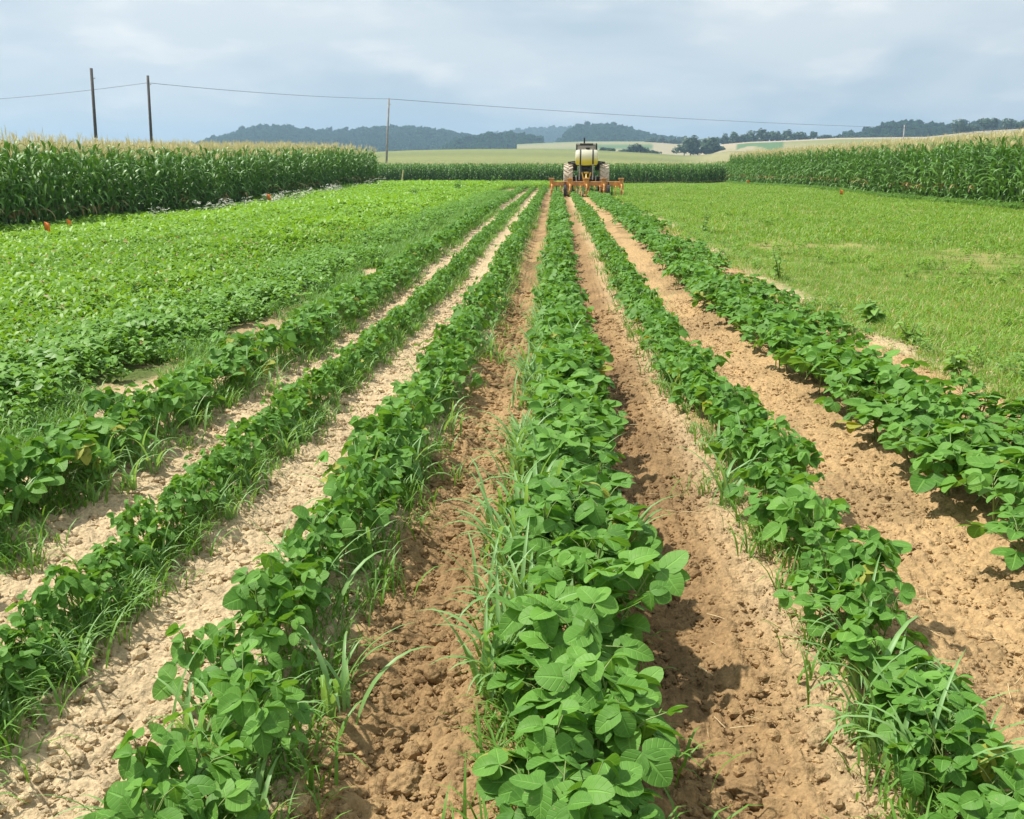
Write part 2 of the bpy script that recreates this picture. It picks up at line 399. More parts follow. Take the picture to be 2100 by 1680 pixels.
# ------------------------------------------------------------------ the ground sheet
PALE = np.array((0.515, 0.395, 0.238)); ORANGE = np.array((0.375, 0.245, 0.118)); BROWN = np.array((0.228, 0.142, 0.066))
def soil_col(x, y):
    x = np.asarray(x, float); y = np.asarray(y, float)
    n = fbm(x * 2.2, y * 1.3, 31, 4) - .5; n2 = fbm(x * 7, y * 6, 37, 3)
    xx = x + 0.10 * n
    c = np.repeat(PALE[None], x.size, 0).reshape(*x.shape, 3) * (0.86 + 0.28 * n2)[..., None]
    wO = np.maximum(ss(-0.60, -0.50, xx), 0) * (1 - ss(2.55, 2.75, xx))
    c = c + (ORANGE * (0.88 + 0.24 * n2[..., None]) - c) * wO[..., None]
    b1 = np.exp(-((xx + 0.33) / 0.15) ** 2) * ss(-.16, .16, n + .05)
    b2 = np.exp(-((xx - 0.37) / 0.19) ** 4) * (0.55 + 0.45 * ss(-.2, .1, n))
    b3 = np.exp(-((xx - 1.15) / 0.16) ** 2) * 0.55 * ss(-.12, .15, n)
    wB = np.clip(np.maximum(np.maximum(b1, b2), b3), 0, 1)
    c = c + (BROWN * (0.85 + 0.3 * n2[..., None]) - c) * (wB * 0.85)[..., None]
    tanr = ss(.88, 1.0, xx) * (1 - ss(2.55, 2.75, xx)); c = c + (np.array((0.46, 0.315, 0.155)) * (0.88 + 0.24 * n2[..., None]) - c) * (tanr * .6)[..., None]
    damp = ss(.54, .66, fbm(x * 3.1, y * 1.6, 221, 4)) * wO; c = c * (1 - .24 * damp[..., None])
    ridge = np.exp(-((xx - 0.68) / 0.09) ** 2) * 0.55
    c = c + (PALE - c) * ridge[..., None]
    return c
def ground_col(x, y):
    c = soil_col(x, y)
    n = fbm(x * 0.9, y * 0.9, 51, 4)
    gr = ss(2.60, 3.05, x + 0.5 * (n - .5)); gl = np.maximum(ss(-2.30, -2.75, x + 0.5 * (n - .5)), ss(50, 56, y) * (1 - ss(2.4, 3, x)))
    n8 = .45 * ss(.38, .22, fbm(x * .8, y * .45, 87, 4))[..., None]; cg = (np.array((0.14, 0.20, 0.04)) * (1 - n8) + np.array((0.40, 0.32, 0.13)) * n8) * (0.8 + 0.4 * n[..., None]); vm = ss(.40, .60, fbm(x * 4, y * 3, 55, 3))[..., None] * ss(-3.4, -2.8, x)[..., None]; cl_ = (np.array((0.090, 0.125, 0.03)) * (1 - vm) + np.array((0.36, 0.27, 0.14)) * vm) * (0.8 + 0.4 * n[..., None])
    c = c + (cg - c) * gr[..., None]; c = c + (cl_ - c) * gl[..., None]
    farm = ss(104, 150, y)
    c = c + (np.array((0.20, 0.20, 0.085)) - c) * farm[..., None]
    return c
def axis(fine_lo, fine_hi, step, growth, far):
    a = list(np.arange(fine_lo, fine_hi + 1e-6, step))
    s = step; hi = a[-1]; pos = []
    while hi < far: s *= growth; hi += s; pos.append(hi)
    return a, pos
xa, xp = axis(-2.5, 2.7, 0.0115, 1.035, 5200)
s_ = 0.0115; lo = xa[0]; neg = []
while lo > -5200: s_ *= 1.035; lo -= s_; neg.append(lo)
gx = np.array(neg[::-1] + xa + xp)
ys = [-80, -40, -20, -10, -5, -2, -0.5, 0.4, 0.8]; y = 1.0
while y < 5200:
    ys.append(y); y += max(0.009, 0.0036 * y) if y < 40 else y * 0.02
gy = np.array(ys)
XX, YY = np.meshgrid(gx, gy)
ZZ = G(XX, YY)
# crumbly surface near the camera
tine = sum(np.exp(-((XX - c_) / .20) ** 4) for c_ in (-.30, .42, 1.22))
ZZ = ZZ + .006 * tine * (1 - ss(10, 22, YY)) * np.sin(XX * 2 * np.pi / .052 + 5 * fbm(XX * 1.2, YY * .6, 201, 3)) * ss(.35, .6, fbm(XX * 3, YY * 1.1, 205, 3))
near = (1 - ss(14, 26, YY)) * ss(-4.5, -2.6, XX) * (1 - ss(2.8, 5, XX))
ZZ = ZZ + near * (0.014 * (fbm(XX * 9, YY * 9, 61, 2, 0.5) - .5) + 0.026 * (fbm(XX * 24, YY * 24, 63, 3, 0.6) - .5) + 0.030 * np.abs(fbm(XX * 34, YY * 34, 71, 2) - .5) * 2 - .006)
nx, ny = len(gx), len(gy)
ii = np.arange(nx * ny).reshape(ny, nx)
F = np.stack([ii[:-1, :-1], ii[:-1, 1:], ii[1:, 1:], ii[1:, :-1]], -1).reshape(-1, 4)
ground = mesh_obj('ground', np.stack([XX, YY, ZZ], -1).reshape(-1, 3), [F], M_soil, col=ground_col(XX, YY).reshape(-1, 3))
kind(ground, 'structure', 'crumbly tan and brown field soil between the crop rows')
del XX, YY, ZZ, F, ii

# ------------------------------------------------------------------ far land: fields and hills
def poly_y(pts, x): 
    p = np.array(pts, float); return np.interp(x, p[:, 0], p[:, 1])
def ridge(name, label, crest, depth, front, base_z, colf, rough=0.0, n_t=26, step=6, seed=0):
    xs = np.arange(crest[0][0], crest[-1][0] + 1, step, dtype=float)
    ysx = poly_y(crest, xs)
    V, C = [], []
    tt = np.concatenate([np.linspace(0, 1, n_t), [1.15, 1.4, 1.8]])
    for px, py in zip(xs, ysx):
        p = P(px, py, depth); d = math.hypot(p.x, p.y)
        for t in tt:
            dist = front + (d - front) * t if t <= 1 else d + (d - front) * (t - 1)
            k = float(ss(0, 1, t)) if t <= 1 else float(1 - 0.5 * ss(1, 1.8, t))
            z = base_z + (p.z - base_z) * (k * .5 + .5 * min(t, 1) if t <= 1 else k)
            x_, y_ = p.x / d * dist, p.y / d * dist
            if rough: z += rough * (float(fbm(np.array(x_ / 60), np.array(y_ / 60), seed, 3)) - .5) * (1 if t < .95 else .2)
            V.append((x_, y_, z)); C.append(colf(px, t))
    m_ = len(tt); n_ = len(xs)
    ii = np.arange(m_ * n_).reshape(n_, m_)
    F = np.stack([ii[:-1, :-1], ii[1:, :-1], ii[1:, 1:], ii[:-1, 1:]], -1).reshape(-1, 4)
    o = mesh_obj(name, V, [F], M_far, col=np.array(C))
    kind(o, 'structure', label)
    return o, np.array(V).reshape(n_, m_, 3)
def mixc(a, b, f): return tuple(np.array(a) + (np.array(b) - np.array(a)) * f)
YG, OL, TAN, PINK, GRN, WOOD = (0.200, 0.215, 0.070), (0.145, 0.165, 0.062), (0.29, 0.265, 0.135), (0.40, 0.32, 0.225), (0.095, 0.17, 0.07), (0.035, 0.055, 0.03)
def col_mid(px, t):
    f = 0.5 + 0.5 * math.sin(t * 23 + px * 0.004)
    c = mixc(YG, OL, 0.75 * f)
    if 0.80 < t < 0.88 and px < 1250: c = mixc(c, GRN, 0.5)
    if px > 1400 and t > .55: c = mixc(c, TAN, min(1, (px - 1400) / 60) * .8)
    if t > .93 and px > 1000: c = mixc(c, OL, .6)
    return c
ridge('field', 'wide yellow green field rising beyond the back corn', [(-500, 330), (600, 318), (760, 312), (840, 308.5), (950, 306), (1110, 305), (1200, 307), (1330, 314), (1400, 319), (1440, 318), (1500, 310), (1600, 312), (2600, 318)], 430, 170, -4.5, col_mid)
def col_mid2(px, t):
    if px < 1190: return mixc(TAN, GRN, .35 + .3 * math.sin(t * 14))
    if px < 1340:
        return mixc(PINK, TAN, .5) if .35 < t < .62 else mixc(GRN, TAN, .35) if t < .35 else mixc(TAN, GRN, .5 + .5 * math.sin(t * 20))
    return mixc(PINK, TAN, .6) if t > .48 else GRN
ridge('field', 'pale striped fields on the far slope behind the tractor', [(1060, 296), (1120, 293), (1200, 290), (1330, 290), (1400, 295), (1480, 298), (1560, 304)], 1150, 520, -12, col_mid2)
def col_right(px, t):
    if 1512 < px < 1606 and .60 + .1 * math.sin(px * .05) < t < .86: return GRN
    if t > .86 and px > 1545: return PINK
    if px < 1545: return mixc(TAN, PINK, .5 + .3 * math.sin(t * 9))
    return mixc(TAN, YG, .5 + .4 * math.sin(t * 12 + px * .01))
ridge('field', 'tan and green patchwork fields rolling above the right corn', [(1400, 325), (1440, 312), (1480, 296), (1540, 291), (1600, 289), (1660, 286), (1720, 283), (1800, 282), (1900, 281), (2000, 270), (2100, 264), (2300, 262), (2600, 265)], 820, 330, -6, col_right)
wood = lambda px, t: WOOD
hills = []
hills.append(ridge('hill', 'long blue wooded hill behind the left corn', [(300, 330), (420, 298), (440, 291), (480, 281), (520, 269), (560, 266), (590, 267), (620, 273), (650, 276), (690, 278), (720, 274), (750, 270), (800, 269), (850, 268), (900, 275), (930, 280), (960, 284), (990, 291), (1040, 305), (1100, 330)], 1750, 1350, -8, wood))
hills.append(ridge('hill', 'low wooded foot of the blue hill left of the tractor', [(880, 330), (940, 296), (990, 289), (1040, 284), (1080, 287), (1108, 296), (1125, 330)], 1350, 1150, -8, wood))
hills.append(ridge('hill', 'pale far hill between the blue hill and the tractor', [(960, 325), (1020, 284), (1060, 277), (1100, 272), (1150, 271), (1190, 274), (1260, 285), (1340, 300)], 3000, 2400, -8, wood))
hills.append(ridge('hill', 'rounded grey green wooded hill behind the tractor cab', [(1130, 320), (1165, 276), (1185, 268), (1205, 265), (1240, 264), (1265, 266), (1300, 276), (1335, 284), (1380, 292), (1420, 310)], 1700, 1300, -8, wood))
hills.append(ridge('hill', 'wooded hill above the right corn with utility pole before it', [(1680, 300), (1760, 280), (1790, 273), (1820, 266), (1850, 261), (1880, 262), (1920, 266), (1960, 268), (2010, 264), (2100, 260), (2250, 262), (2500, 270)], 1150, 930, -6, wood))

# far trees: rough leafy crowns
def crown_template(nq, seed, w=1.0, h=1.0, q=0.30, lobes=6):
    r = np.random.default_rng(seed); t = T()
    L = [(r.normal(0, .28, 2), r.uniform(.35, .8), r.uniform(.28, .5)) for _ in range(lobes)] + [((0, 0), .55, .5)]
    for i in range(nq):
        (cx, cz, cr) = L[r.integers(len(L))]
        d = nrm(r.normal(size=3)); p = np.array((cx[0], cx[1], cz)) * (w, w, h) + d * cr * r.uniform(.7, 1.05) * np.array((w, w, h * .8))
        a = nrm(np.cross(d + r.normal(0, .4, 3), r.normal(size=3))); b = np.cross(nrm(d), a)
        s = q * r.uniform(.6, 1.3)
        c4 = [p + a * s * u + b * s * v * .8 for u, v in ((-.5, -.3), (.1, -.6), (.55, .2), (-.1, .6))]
        t.add(c4, [(0, 1, 2, 3)], [(0, 0, .2 + .8 * r.random())] * 4)
    return t.done()
WT = [crown_template(46, 100 + i, .55, .9, .42, 3) for i in range(6)]
hn = ['dark blue green woods covering the long hill behind the left corn', 'woods on the low foot of the blue hill', 'hazy woods on the pale far hill', 'grey green woods on the rounded hill behind the tractor', 'woods on the hill above the right corn']
for hi, ((o, gv), lab) in enumerate(zip(hills, hn)):
    r = np.random.default_rng(300 + hi)
    n_, m_ = gv.shape[:2]; num = (4200, 900, 2200, 2400, 1400)[hi]
    u = r.random(num) * (n_ - 1.001); v = r.random(num) ** .75 * 26
    u0 = u.astype(int); v0 = np.minimum(v.astype(int), m_ - 2); fu = (u - u0)[:, None]; fv = (v - v0)[:, None]
    p = gv[u0, v0] * (1 - fu) * (1 - fv) + gv[u0 + 1, v0] * fu * (1 - fv) + gv[u0, v0 + 1] * (1 - fu) * fv + gv[u0 + 1, v0 + 1] * fu * fv
    sz = r.uniform(8, 13, num) * (1.6 if hi == 2 else 1.0) * np.where(r.random(num) < .06, 1.35, 1)
    so_ = scatter('woods', WT, p - [0, 0, 2.5], r.random(num) * 6.3, sz, M_wood, seed=310 + hi)
    kind(so_, 'stuff', lab)

# single far trees that can be told apart
def tree_proto(seed, w, h):
    t = T(); tube(t, [(0, 0, -.2), (0.01, 0, .25), (0, .01, .55)], [.035, .028, .012], 5); t.done()
    return (t, crown_template(420, seed, w, h, .17, 9))
TP = [tree_proto(400 + i, w, h) for i, (w, h) in enumerate(((.62, .9), (.5, 1.0), (.75, .78), (.45, 1.05), (.68, .95)))]
TMESH = []
for trk, cr in TP:
    a = trk.obj('trunk', M_bark); b = cr.obj('crown', M_tree); TMESH.append((a.data, b.data))
    bpy.data.objects.remove(a); bpy.data.objects.remove(b)
def far_tree(px, py_top, py_base, depth, k, label, group, rz, wide=1.0):
    b = P(px, py_base, depth); tp = P(px, py_top, depth)
    H = max(3.0, (tp.z - b.z))
    o = empty('tree', b, rz, H / 1.12); o.scale = (H / 1.12 * wide, H / 1.12 * wide, H / 1.12); tag(o, label, 'tree', group)
    for nm, me in zip(('trunk', 'crown'), TMESH[k]):
        c = bpy.data.objects.new(nm, me); COL.objects.link(c); c.parent = o
ORD = ['first', 'second', 'third', 'fourth', 'fifth', 'sixth', 'seventh', 'eighth', 'ninth', 'tenth', 'eleventh', 'twelfth', 'thirteenth', 'fourteenth', 'fifteenth', 'sixteenth', 'seventeenth', 'eighteenth', 'nineteenth', 'twentieth']
TENS = ['', '', 'twenty', 'thirty', 'forty', 'fifty', 'sixty', 'seventy', 'eighty', 'ninety']
TENTH = ['', '', 'twentieth', 'thirtieth', 'fortieth', 'fiftieth', 'sixtieth', 'seventieth', 'eightieth', 'ninetieth']
def ordi(j, tail):
    if j == 0: return 'nearest ' + tail.replace('from', 'to')
    n = j + 1; pre = ''
    if n >= 100: pre = 'hundred-and-'; n -= 100
    if n == 0: return 'hundredth ' + tail
    if n <= 20: return pre + ORD[n - 1] + ' ' + tail
    return pre + (TENTH[n // 10] if n % 10 == 0 else TENS[n // 10] + '-' + ORD[n % 10 - 1]) + ' ' + tail
rt = np.random.default_rng(11)
for i, px in enumerate(range(1472, 1772, 11)):
    a = float(np.interp(px, (1472, 1490, 1525, 1573, 1600, 1640, 1700, 1770), (279, 271, 268, 265, 269, 268, 275, 279))) + rt.uniform(-1.5, 4.5)
    far_tree(px + rt.uniform(-2, 2), a, float(np.interp(px, (1472, 1560, 1640, 1770), (299, 293, 289, 287))), 845, i % 5, f'treeline tree above the tan fields, {ordi(i, "from the left end")}', 'treeline on the tan ridge', rt.random() * 6, rt.uniform(1.0, 1.6))
for i, (px, a, b, d) in enumerate([(1403, 289, 317, 640), (1416, 281, 319, 640), (1431, 277, 320, 642), (1447, 276, 320, 640), (1461, 283, 317, 640), (1474, 293, 314, 640)]):
    far_tree(px, a, b, d, (i + 2) % 5, f'bushy tree in the grey clump beyond the right corn, {ORD[i]} from its left', 'tree clump by the right corn', rt.random() * 6, 1.35)
for i, (px, a, b, d) in enumerate([(1238, 300, 314, 600), (1250, 299, 314, 600), (1280, 303, 317, 600), (1293, 297, 317, 600), (1307, 296, 317, 600), (1320, 299, 317, 600), (1331, 304, 317, 600), (1346, 309, 318, 600)]):
    far_tree(px, a, b, d, (i * 2) % 5, f'low rounded tree on the slope right of the tractor, {ordi(i, "from the tank")}', 'small trees right of the tractor', rt.random() * 6, 1.9)
for i, px in enumerate(range(1330, 1404, 9)):
    far_tree(px, 282 + rt.uniform(-2, 3), 297, 1100, i % 5, f'hazy hedge tree left of the grey clump, {ordi(i, "from the left")}', 'hedge trees on the far slope', rt.random() * 6, 1.6)
rl = ['big round tree leftmost of the skyline trees over the right corn', 'small tree beside the big round skyline tree over the right corn', 'short tree in the dip of the skyline over the right corn', 'tallest round tree on the skyline over the right corn', 'leaning tree just right of the tallest skyline tree', 'broad tree second from the photo\'s right edge on the skyline', 'broad tree on the skyline at the photo\'s right edge', 'skyline tree beyond the photo\'s right edge']
for i, (px, a, b, d) in enumerate([(1966, 245, 272, 760), (1981, 250, 272, 760), (1996, 250, 270, 760), (2018, 238, 268, 760), (2036, 246, 268, 760), (2062, 243, 266, 760), (2090, 242, 266, 760), (2125, 240, 266, 760)]):
    far_tree(px, a, b, d, (i * 3 + 1) % 5, rl[i], 'skyline trees over the right corn', rt.random() * 6, 1.45)
far_tree(350, 287, 330, 520, 0, 'lone round treetop peeking over the left corn right of the poles', None, 1)
far_tree(405, 291, 330, 520, 2, 'lower treetop peeking over the left corn at the start of the blue hill', None, 2)

# ------------------------------------------------------------------ haze
def box_mesh(name, lo_, hi_, m):
    x0, y0, z0 = lo_; x1, y1, z1 = hi_
    V = [(x, y, z) for x in (x0, x1) for y in (y0, y1) for z in (z0, z1)]
    F = [(0, 1, 3, 2), (4, 6, 7, 5), (0, 4, 5, 1), (2, 3, 7, 6), (0, 2, 6, 4), (1, 5, 7, 3)]
    return mesh_obj(name, V, [F], m, smooth=False)
hm, nt = mat('haze_air'); o_ = N(nt, 'ShaderNodeOutputMaterial'); pv = N(nt, 'ShaderNodeVolumePrincipled')
pv.inputs['Color'].default_value = (0.50, 0.74, 0.97, 1); pv.inputs['Density'].default_value = 0.00031; pv.inputs['Anisotropy'].default_value = 0.25
nt.links.new(pv.outputs[0], o_.inputs['Volume'])
hz = box_mesh('haze', (-5400, -100, -14), (5400, 5400, 135), hm); kind(hz, 'stuff', 'pale blue summer haze over the far land')

# ------------------------------------------------------------------ templates: soybean
def leaflet(t, base, d, up, L, W, r, curl, fold, lod, m, rr):
    d = nrm(d); side = nrm(np.cross(d, up)); up = np.cross(side, d)
    if lod == 0:
        tt = np.array((0, .07, .2, .38, .56, .74, .9, 1)); ww = np.array((.10, .55, .90, 1, .97, .82, .52, .10)); ac = 4
    elif lod == 1:
        tt = np.array((0, .25, .6, 1)); ww = np.array((.2, .95, .9, .08)); ac = 2
    else:
        tt = np.array((0, .45, 1)); ww = np.array((.25, 1.0, .15)); ac = 1
    pts = base + d * (L * tt)[:, None] - up * (curl * L * tt ** 2)[:, None]
    ribbon(t, pts, W * ww, side, up, r, ac, fold, m, 0.10 if lod == 0 else 0, rr)
def soy_template(seed, lod, k, h=0.28, rad=0.13, size=1.0):
    r = np.random.default_rng(seed); t = T()
    stems = [(r.normal(0, .012, 2), r.normal(0, .05, 2)) for _ in range(2)]
    for (b, l) in stems:
        if lod < 2: tube(t, [(b[0], b[1], -.03), (b[0] + l[0] * .5, b[1] + l[1] * .5, h * .45), (b[0] + l[0], b[1] + l[1], h * .85)], [.0045, .0035, .002], 4, r.random(), 1)
    for i in range(k):
        b, l = stems[i % 2]; a = .35 + .65 * (i + .5) / k
        az = i * 2.4 + r.normal(0, .5); z0 = h * a * .78
        p0 = np.array((b[0] + l[0] * a, b[1] + l[1] * a, z0))
        el = (0.35 + .75 * a) + r.normal(0, .2); pl = rad * (1.15 - .55 * a) * r.uniform(.6, 1.15)
        dr = np.array((math.cos(az), math.sin(az), 0))
        p1 = p0 + dr * pl * math.cos(el) * 1.25 + np.array((0, 0, pl * math.sin(el) * .9))
        if lod < 2: tube(t, [p0, (p0 + p1) / 2 + (0, 0, .012), p1], [.0022, .0018, .0014], 3, r.random(), 1)
        tl = np.array((r.normal(0, .48), r.normal(0, .48), 1.0)) + dr * .25
        up = nrm(tl); fd = nrm(dr - up * np.dot(dr, up)); sd = np.cross(up, fd)
        sz = size * r.uniform(.60, 1.25) * (1.08 - .25 * (a > .9)); rv = 1.5 if r.random() < .010 else r.random() ** 1.2 * .8 + (.2 if a > .85 else 0)
        for ang, sc_ in ((0, 1.0), (1.25, .9), (-1.25, .9)):
            ang += r.normal(0, .18)
            dd = fd * math.cos(ang) + sd * math.sin(ang)
            u2 = up + sd * math.sin(ang) * r.uniform(-.05, .45) + r.normal(0, .22, 3)
            dd = dd - nrm(u2) * np.dot(dd, nrm(u2)) * .8 + np.array((0, 0, r.uniform(-.25, .12)))
            bp = p1 + fd * .016 if ang == 0 else p1
            leaflet(t, bp, dd, nrm(u2), .067 * sz * sc_, .0268 * sz * sc_ * r.uniform(.9, 1.2), rv, r.uniform(-.1, .5), r.uniform(.0, .5), lod, 0, r)
    return t.done()
SOY0 = [soy_template(20 + i, 0, 17 + i % 4) for i in range(10)]
SOY1 = [soy_template(40 + i, 1, 14 + i % 3, size=1.0) for i in range(8)]
SOY2 = [soy_template(60 + i, 2, 14, size=1.08) for i in range(6)]
SOYP = []
for t in SOY0:
    a = t.only([0]).obj('foliage', M_soy); b = t.only([1]).obj('stem', M_stem)
    SOYP.append((('foliage', a.data), ('stem', b.data))); bpy.data.objects.remove(a); bpy.data.objects.remove(b)

# long arching weed grass and short grass
def grass_template(seed, n, L, W, spread, nodes=6, ac=2, upright=0.35, dry=0.0):
    r = np.random.default_rng(seed); t = T()
    for i in range(n):
        az = r.random() * 6.283; dr = np.array((math.cos(az), math.sin(az), 0)); sd = np.array((-dr[1], dr[0], 0))
        l = L * r.uniform(.55, 1.1); th = r.uniform(.05, .5) * upright * 2; bend = r.uniform(.9, 2.4)
        b = np.array((*r.normal(0, spread, 2), -.01)); pts = [b]; tt = np.linspace(0, 1, nodes)
        for j in range(1, nodes):
            a = th + bend * ((tt[j] + tt[j - 1]) / 2) ** 1.6
            pts.append(pts[-1] + (dr * math.sin(a) + np.array((0, 0, math.cos(a)))) * l / (nodes - 1))
        pts = np.array(pts); tg = nrm(np.gradient(pts, axis=0)); up = np.cross(sd, tg) * -1
        wd = W * r.uniform(.7, 1.2) * np.clip(np.minimum(.5 + 2 * tt, 1.25 * (1 - tt) ** .7 + .03), .04, 1)
        ribbon(t, pts, wd, sd, up, (1.5 if r.random() < dry else r.random()), ac, .35 if ac > 1 else 0, 0)
    return t.done()
WG = [grass_template(500 + i, 11 + i % 4, .36, .0085, .025, 9, 2, .34) for i in range(8)]
SG = [grass_template(520 + i, 12, .15, .0032, .035, 5, 1, .4) for i in range(8)]
PG = [grass_template(540 + i, 16, .115, .0030, .05, 3, 1, .5, .16) for i in range(8)]
PGF = [grass_template(560 + i, 14, .125, .006, .09, 3, 1, .5, .16) for i in range(6)]

# ------------------------------------------------------------------ soybean rows
ROWINFO = {   # x: height scale, width scale, spacing, half spread, words
    'middle': (.92, .98, .080, .052, 'the broad middle row'),
    'first_left': (.90, .74, .105, .045, 'the row left of the middle one'),
    'second_left': (.68, .54, .082, .028, 'the low narrow left row'),
    'third_left': (.92, .86, .112, .05, 'the weedy outer left row'),
    'first_right': (.86, .80, .108, .042, 'the row right of the middle one'),
    'second_right': (.96, 1.08, .080, .09, 'the dense outer right row'),
    'third_right': (.74, .95, .13, .10, 'the patchy strip beside the right grass'),
}
cand = []
for rn_, (hs, ws, sp, hw, words_) in ROWINFO.items():
    r = np.random.default_rng(abs(hash(rn_)) % 1000 if False else sum(map(ord, rn_)))
    y = 0.95; end = 64
    while y < end:
        gap = rn_ == 'third_right' and vn(np.array(y * .55), np.array(2.0), 9) < .30
        thin = rn_ == 'third_left' and vn(np.array(y * .6), np.array(4.0), 12) < .12
        if not gap and not (thin and r.random() < .6):
            x = ROWS[rn_] + 0.05 * (float(vn(np.array(y * .7), np.array(sum(map(ord, rn_)) * 1.0), 3)) - .5) + r.normal(0, hw)
            cand.append((rn_, x, y, hs * .93 * r.uniform(.72, 1.18) * (1 + .10 * min(1, y / 9)), ws * r.uniform(.85, 1.12) * (.94 + .16 * min(1, y / 9)), r.random() * 6.283))
        y += sp * r.uniform(.7, 1.3) * (1 if y < 12 else 1.35)
vis = []
for i, c in enumerate(cand):
    q = project(c[1], c[2], float(G(c[1], c[2])) + .2)
    if q and -60 < q[0] < 2160 and q[1] < 1800 and c[2] < 14: vis.append((q[2], i))
vis.sort(); chosen = [i for _, i in vis[:296]]
cset = set(chosen); byrow = {}
for i in chosen: byrow.setdefault(cand[i][0], []).append(i)
protos = {}
rs = np.random.default_rng(77)
for rn_, ids in byrow.items():
    ids.sort(key=lambda i: cand[i][2]); words_ = ROWINFO[rn_][4]
    for j, i in enumerate(ids):
        _, x, y, hs, ws, rz = cand[i]
        k = int(rs.integers(len(SOYP)))
        loc = (x, y, float(G(x, y)))
        if k not in protos:
            o = empty('soybean_plant', loc, rz)
            for nm, me in SOYP[k]:
                c = bpy.data.objects.new(nm, me); COL.objects.link(c); c.parent = o
            protos[k] = o
        else:
            o = copy_tree(protos[k])
        o.location = loc; o.rotation_euler = (0, 0, rz); o.scale = (ws, ws, hs)
        lb = f'leafy soybean plant in {words_}, {ordi(j, "from the camera")}'
        tag(o, lb, 'soybean plant', f'soybean plants in {words_}')
rest = [c for i, c in enumerate(cand) if i not in cset]
for lo_, hi_, tp, mt, lab in ((-1, 15, SOY1, [M_soyfar, M_stem], 'soybean leaves in the nearer crop rows'), (15, 99, SOY2, [M_soyfar, M_stem], 'soybean leaves in the crop rows running to the tractor')):
    q = [c for c in rest if lo_ <= c[2] < hi_]
    xs = np.array([c[1] for c in q]); yy = np.array([c[2] for c in q])
    o = scatter('soybean_foliage', tp, np.stack([xs, yy, G(xs, yy)], -1), np.array([c[5] for c in q]), np.array([(c[4], c[4], c[3]) for c in q]), mt, seed=3)
    kind(o, 'stuff', lab)

# weed grass clumps with long arching blades: things
wg_mesh = []
for t in WG:
    a = t.obj('grass_clump', M_blade); wg_mesh.append(a.data); bpy.data.objects.remove(a)
WGL = [('middle', -.19, .045, 2.1, 16, 90, 'the left flank of the middle row', .95), ('middle', .0, .08, 2.0, 14, 18, 'the top of the middle row', .95),
       ('first_left', .05, .10, 1.5, 12, 44, 'the row left of the middle one', .78), ('first_right', -.04, .09, 1.7, 13, 36, 'the row right of the middle one', .85),
       ('second_left', .08, .03, 1.9, 9, 40, 'the low narrow left row', .50), ('third_left', .10, .08, 3.2, 11, 18, 'the weedy outer left row', .8)]
rw = np.random.default_rng(91); first = None
for (rn_, dx, sdx, y0, y1, n, words_, s0) in WGL:
    ysn = np.sort(y0 + (y1 - y0) * rw.random(n) ** 1.5)
    j = 0
    for y in ysn:
        x = ROWS[rn_] + dx + rw.normal(0, sdx); z = float(G(x, y))
        q = project(x, y, z + .15)
        if not q or not (-40 < q[0] < 2140 and q[1] < 1760): continue
        if first is None:
            o = first = bpy.data.objects.new('grass_clump', wg_mesh[0]); COL.objects.link(o)
        else:
            o = first.copy(); COL.objects.link(o)
        o.data = wg_mesh[int(rw.integers(len(wg_mesh)))]
        s = s0 * rw.uniform(.75, 1.2); o.location = (x, y, z); o.rotation_euler = (0, 0, rw.random() * 6.28); o.scale = (s, s, s)
        lb = f'pale arching grass clump on {words_}, {ordi(j, "from the camera")}'
        tag(o, lb, 'grass clump', f'weed grass on {words_}'); j += 1

# short grass and small weeds along the rows: stuff
rg = np.random.default_rng(93)
pts = []
for rn_, dx, sd, n in (('second_left', .04, .05, 900), ('third_left', .06, .09, 1100), ('first_left', .08, .06, 500), ('first_right', -.07, .06, 380), ('middle', -.12, .06, 500), ('middle', .1, .05, 150)):
    y = 1.4 + 30 * rg.random(n) ** 1.9; pts.append(np.stack([ROWS[rn_] + dx + rg.normal(0, sd, n), y], -1))
y = 2.3 + 50 * rg.random(6500) ** 1.6; pts.append(np.stack([-2.62 + rg.uniform(-.38, .3, 6500) + rg.normal(0, .08, 6500), y], -1)); kp = vn(pts[-1][:, 0] * 3, pts[-1][:, 1] * 1.4, 61) > .30; pts[-1] = pts[-1][kp]
pts = np.concatenate(pts); sc_ = rg.uniform(.6, 1.25, len(pts)) * (1 + pts[:, 1] * .02)
o = scatter('short_grass', SG, np.stack([pts[:, 0], pts[:, 1], G(pts[:, 0], pts[:, 1])], -1), rg.random(len(pts)) * 6.28, sc_, M_short, seed=5)
kind(o, 'stuff', 'fine short grass growing along the crop rows')

# ------------------------------------------------------------------ ground cover left (leafy) and right (pasture grass)
def sprig_template(seed, n_st, h, leaf, nl=9, sp=.05, wl=.27, dry=0.0, zl=(-.35, .55)):
    r = np.random.default_rng(seed); t = T()
    for s in range(n_st):
        b = np.array((*r.normal(0, sp, 2), 0)); l = r.normal(0, .22, 2) * h
        for i in range(nl):
            a = .25 + .75 * (i + r.random()) / nl; p = b + np.array((l[0] * a, l[1] * a, h * a * r.uniform(.85, 1.1)))
            az = r.random() * 6.28; d = np.array((math.cos(az), math.sin(az), r.uniform(*zl))); d = nrm(d)
            up = nrm(np.array((r.normal(0, .3), r.normal(0, .3), 1))); sd = nrm(np.cross(d, up)); L = leaf * r.uniform(.7, 1.25)
            ribbon(t, [p, p + d * L * .5 + (0, 0, .006), p + d * L - (0, 0, L * .18)], np.array((.10, wl * 1.0, .02)) * L, sd, up, 1.5 if r.random() < dry else r.random() * .9 + .1 * a, 1, 0, 0)
    return t.done()
AL = [sprig_template(600 + i, 4, .17, .052, 9) for i in range(8)]
ALN = [sprig_template(640 + i, 4, .19, .068, 12, .05, .17, .02, (-.3, 1.1)) for i in range(8)]
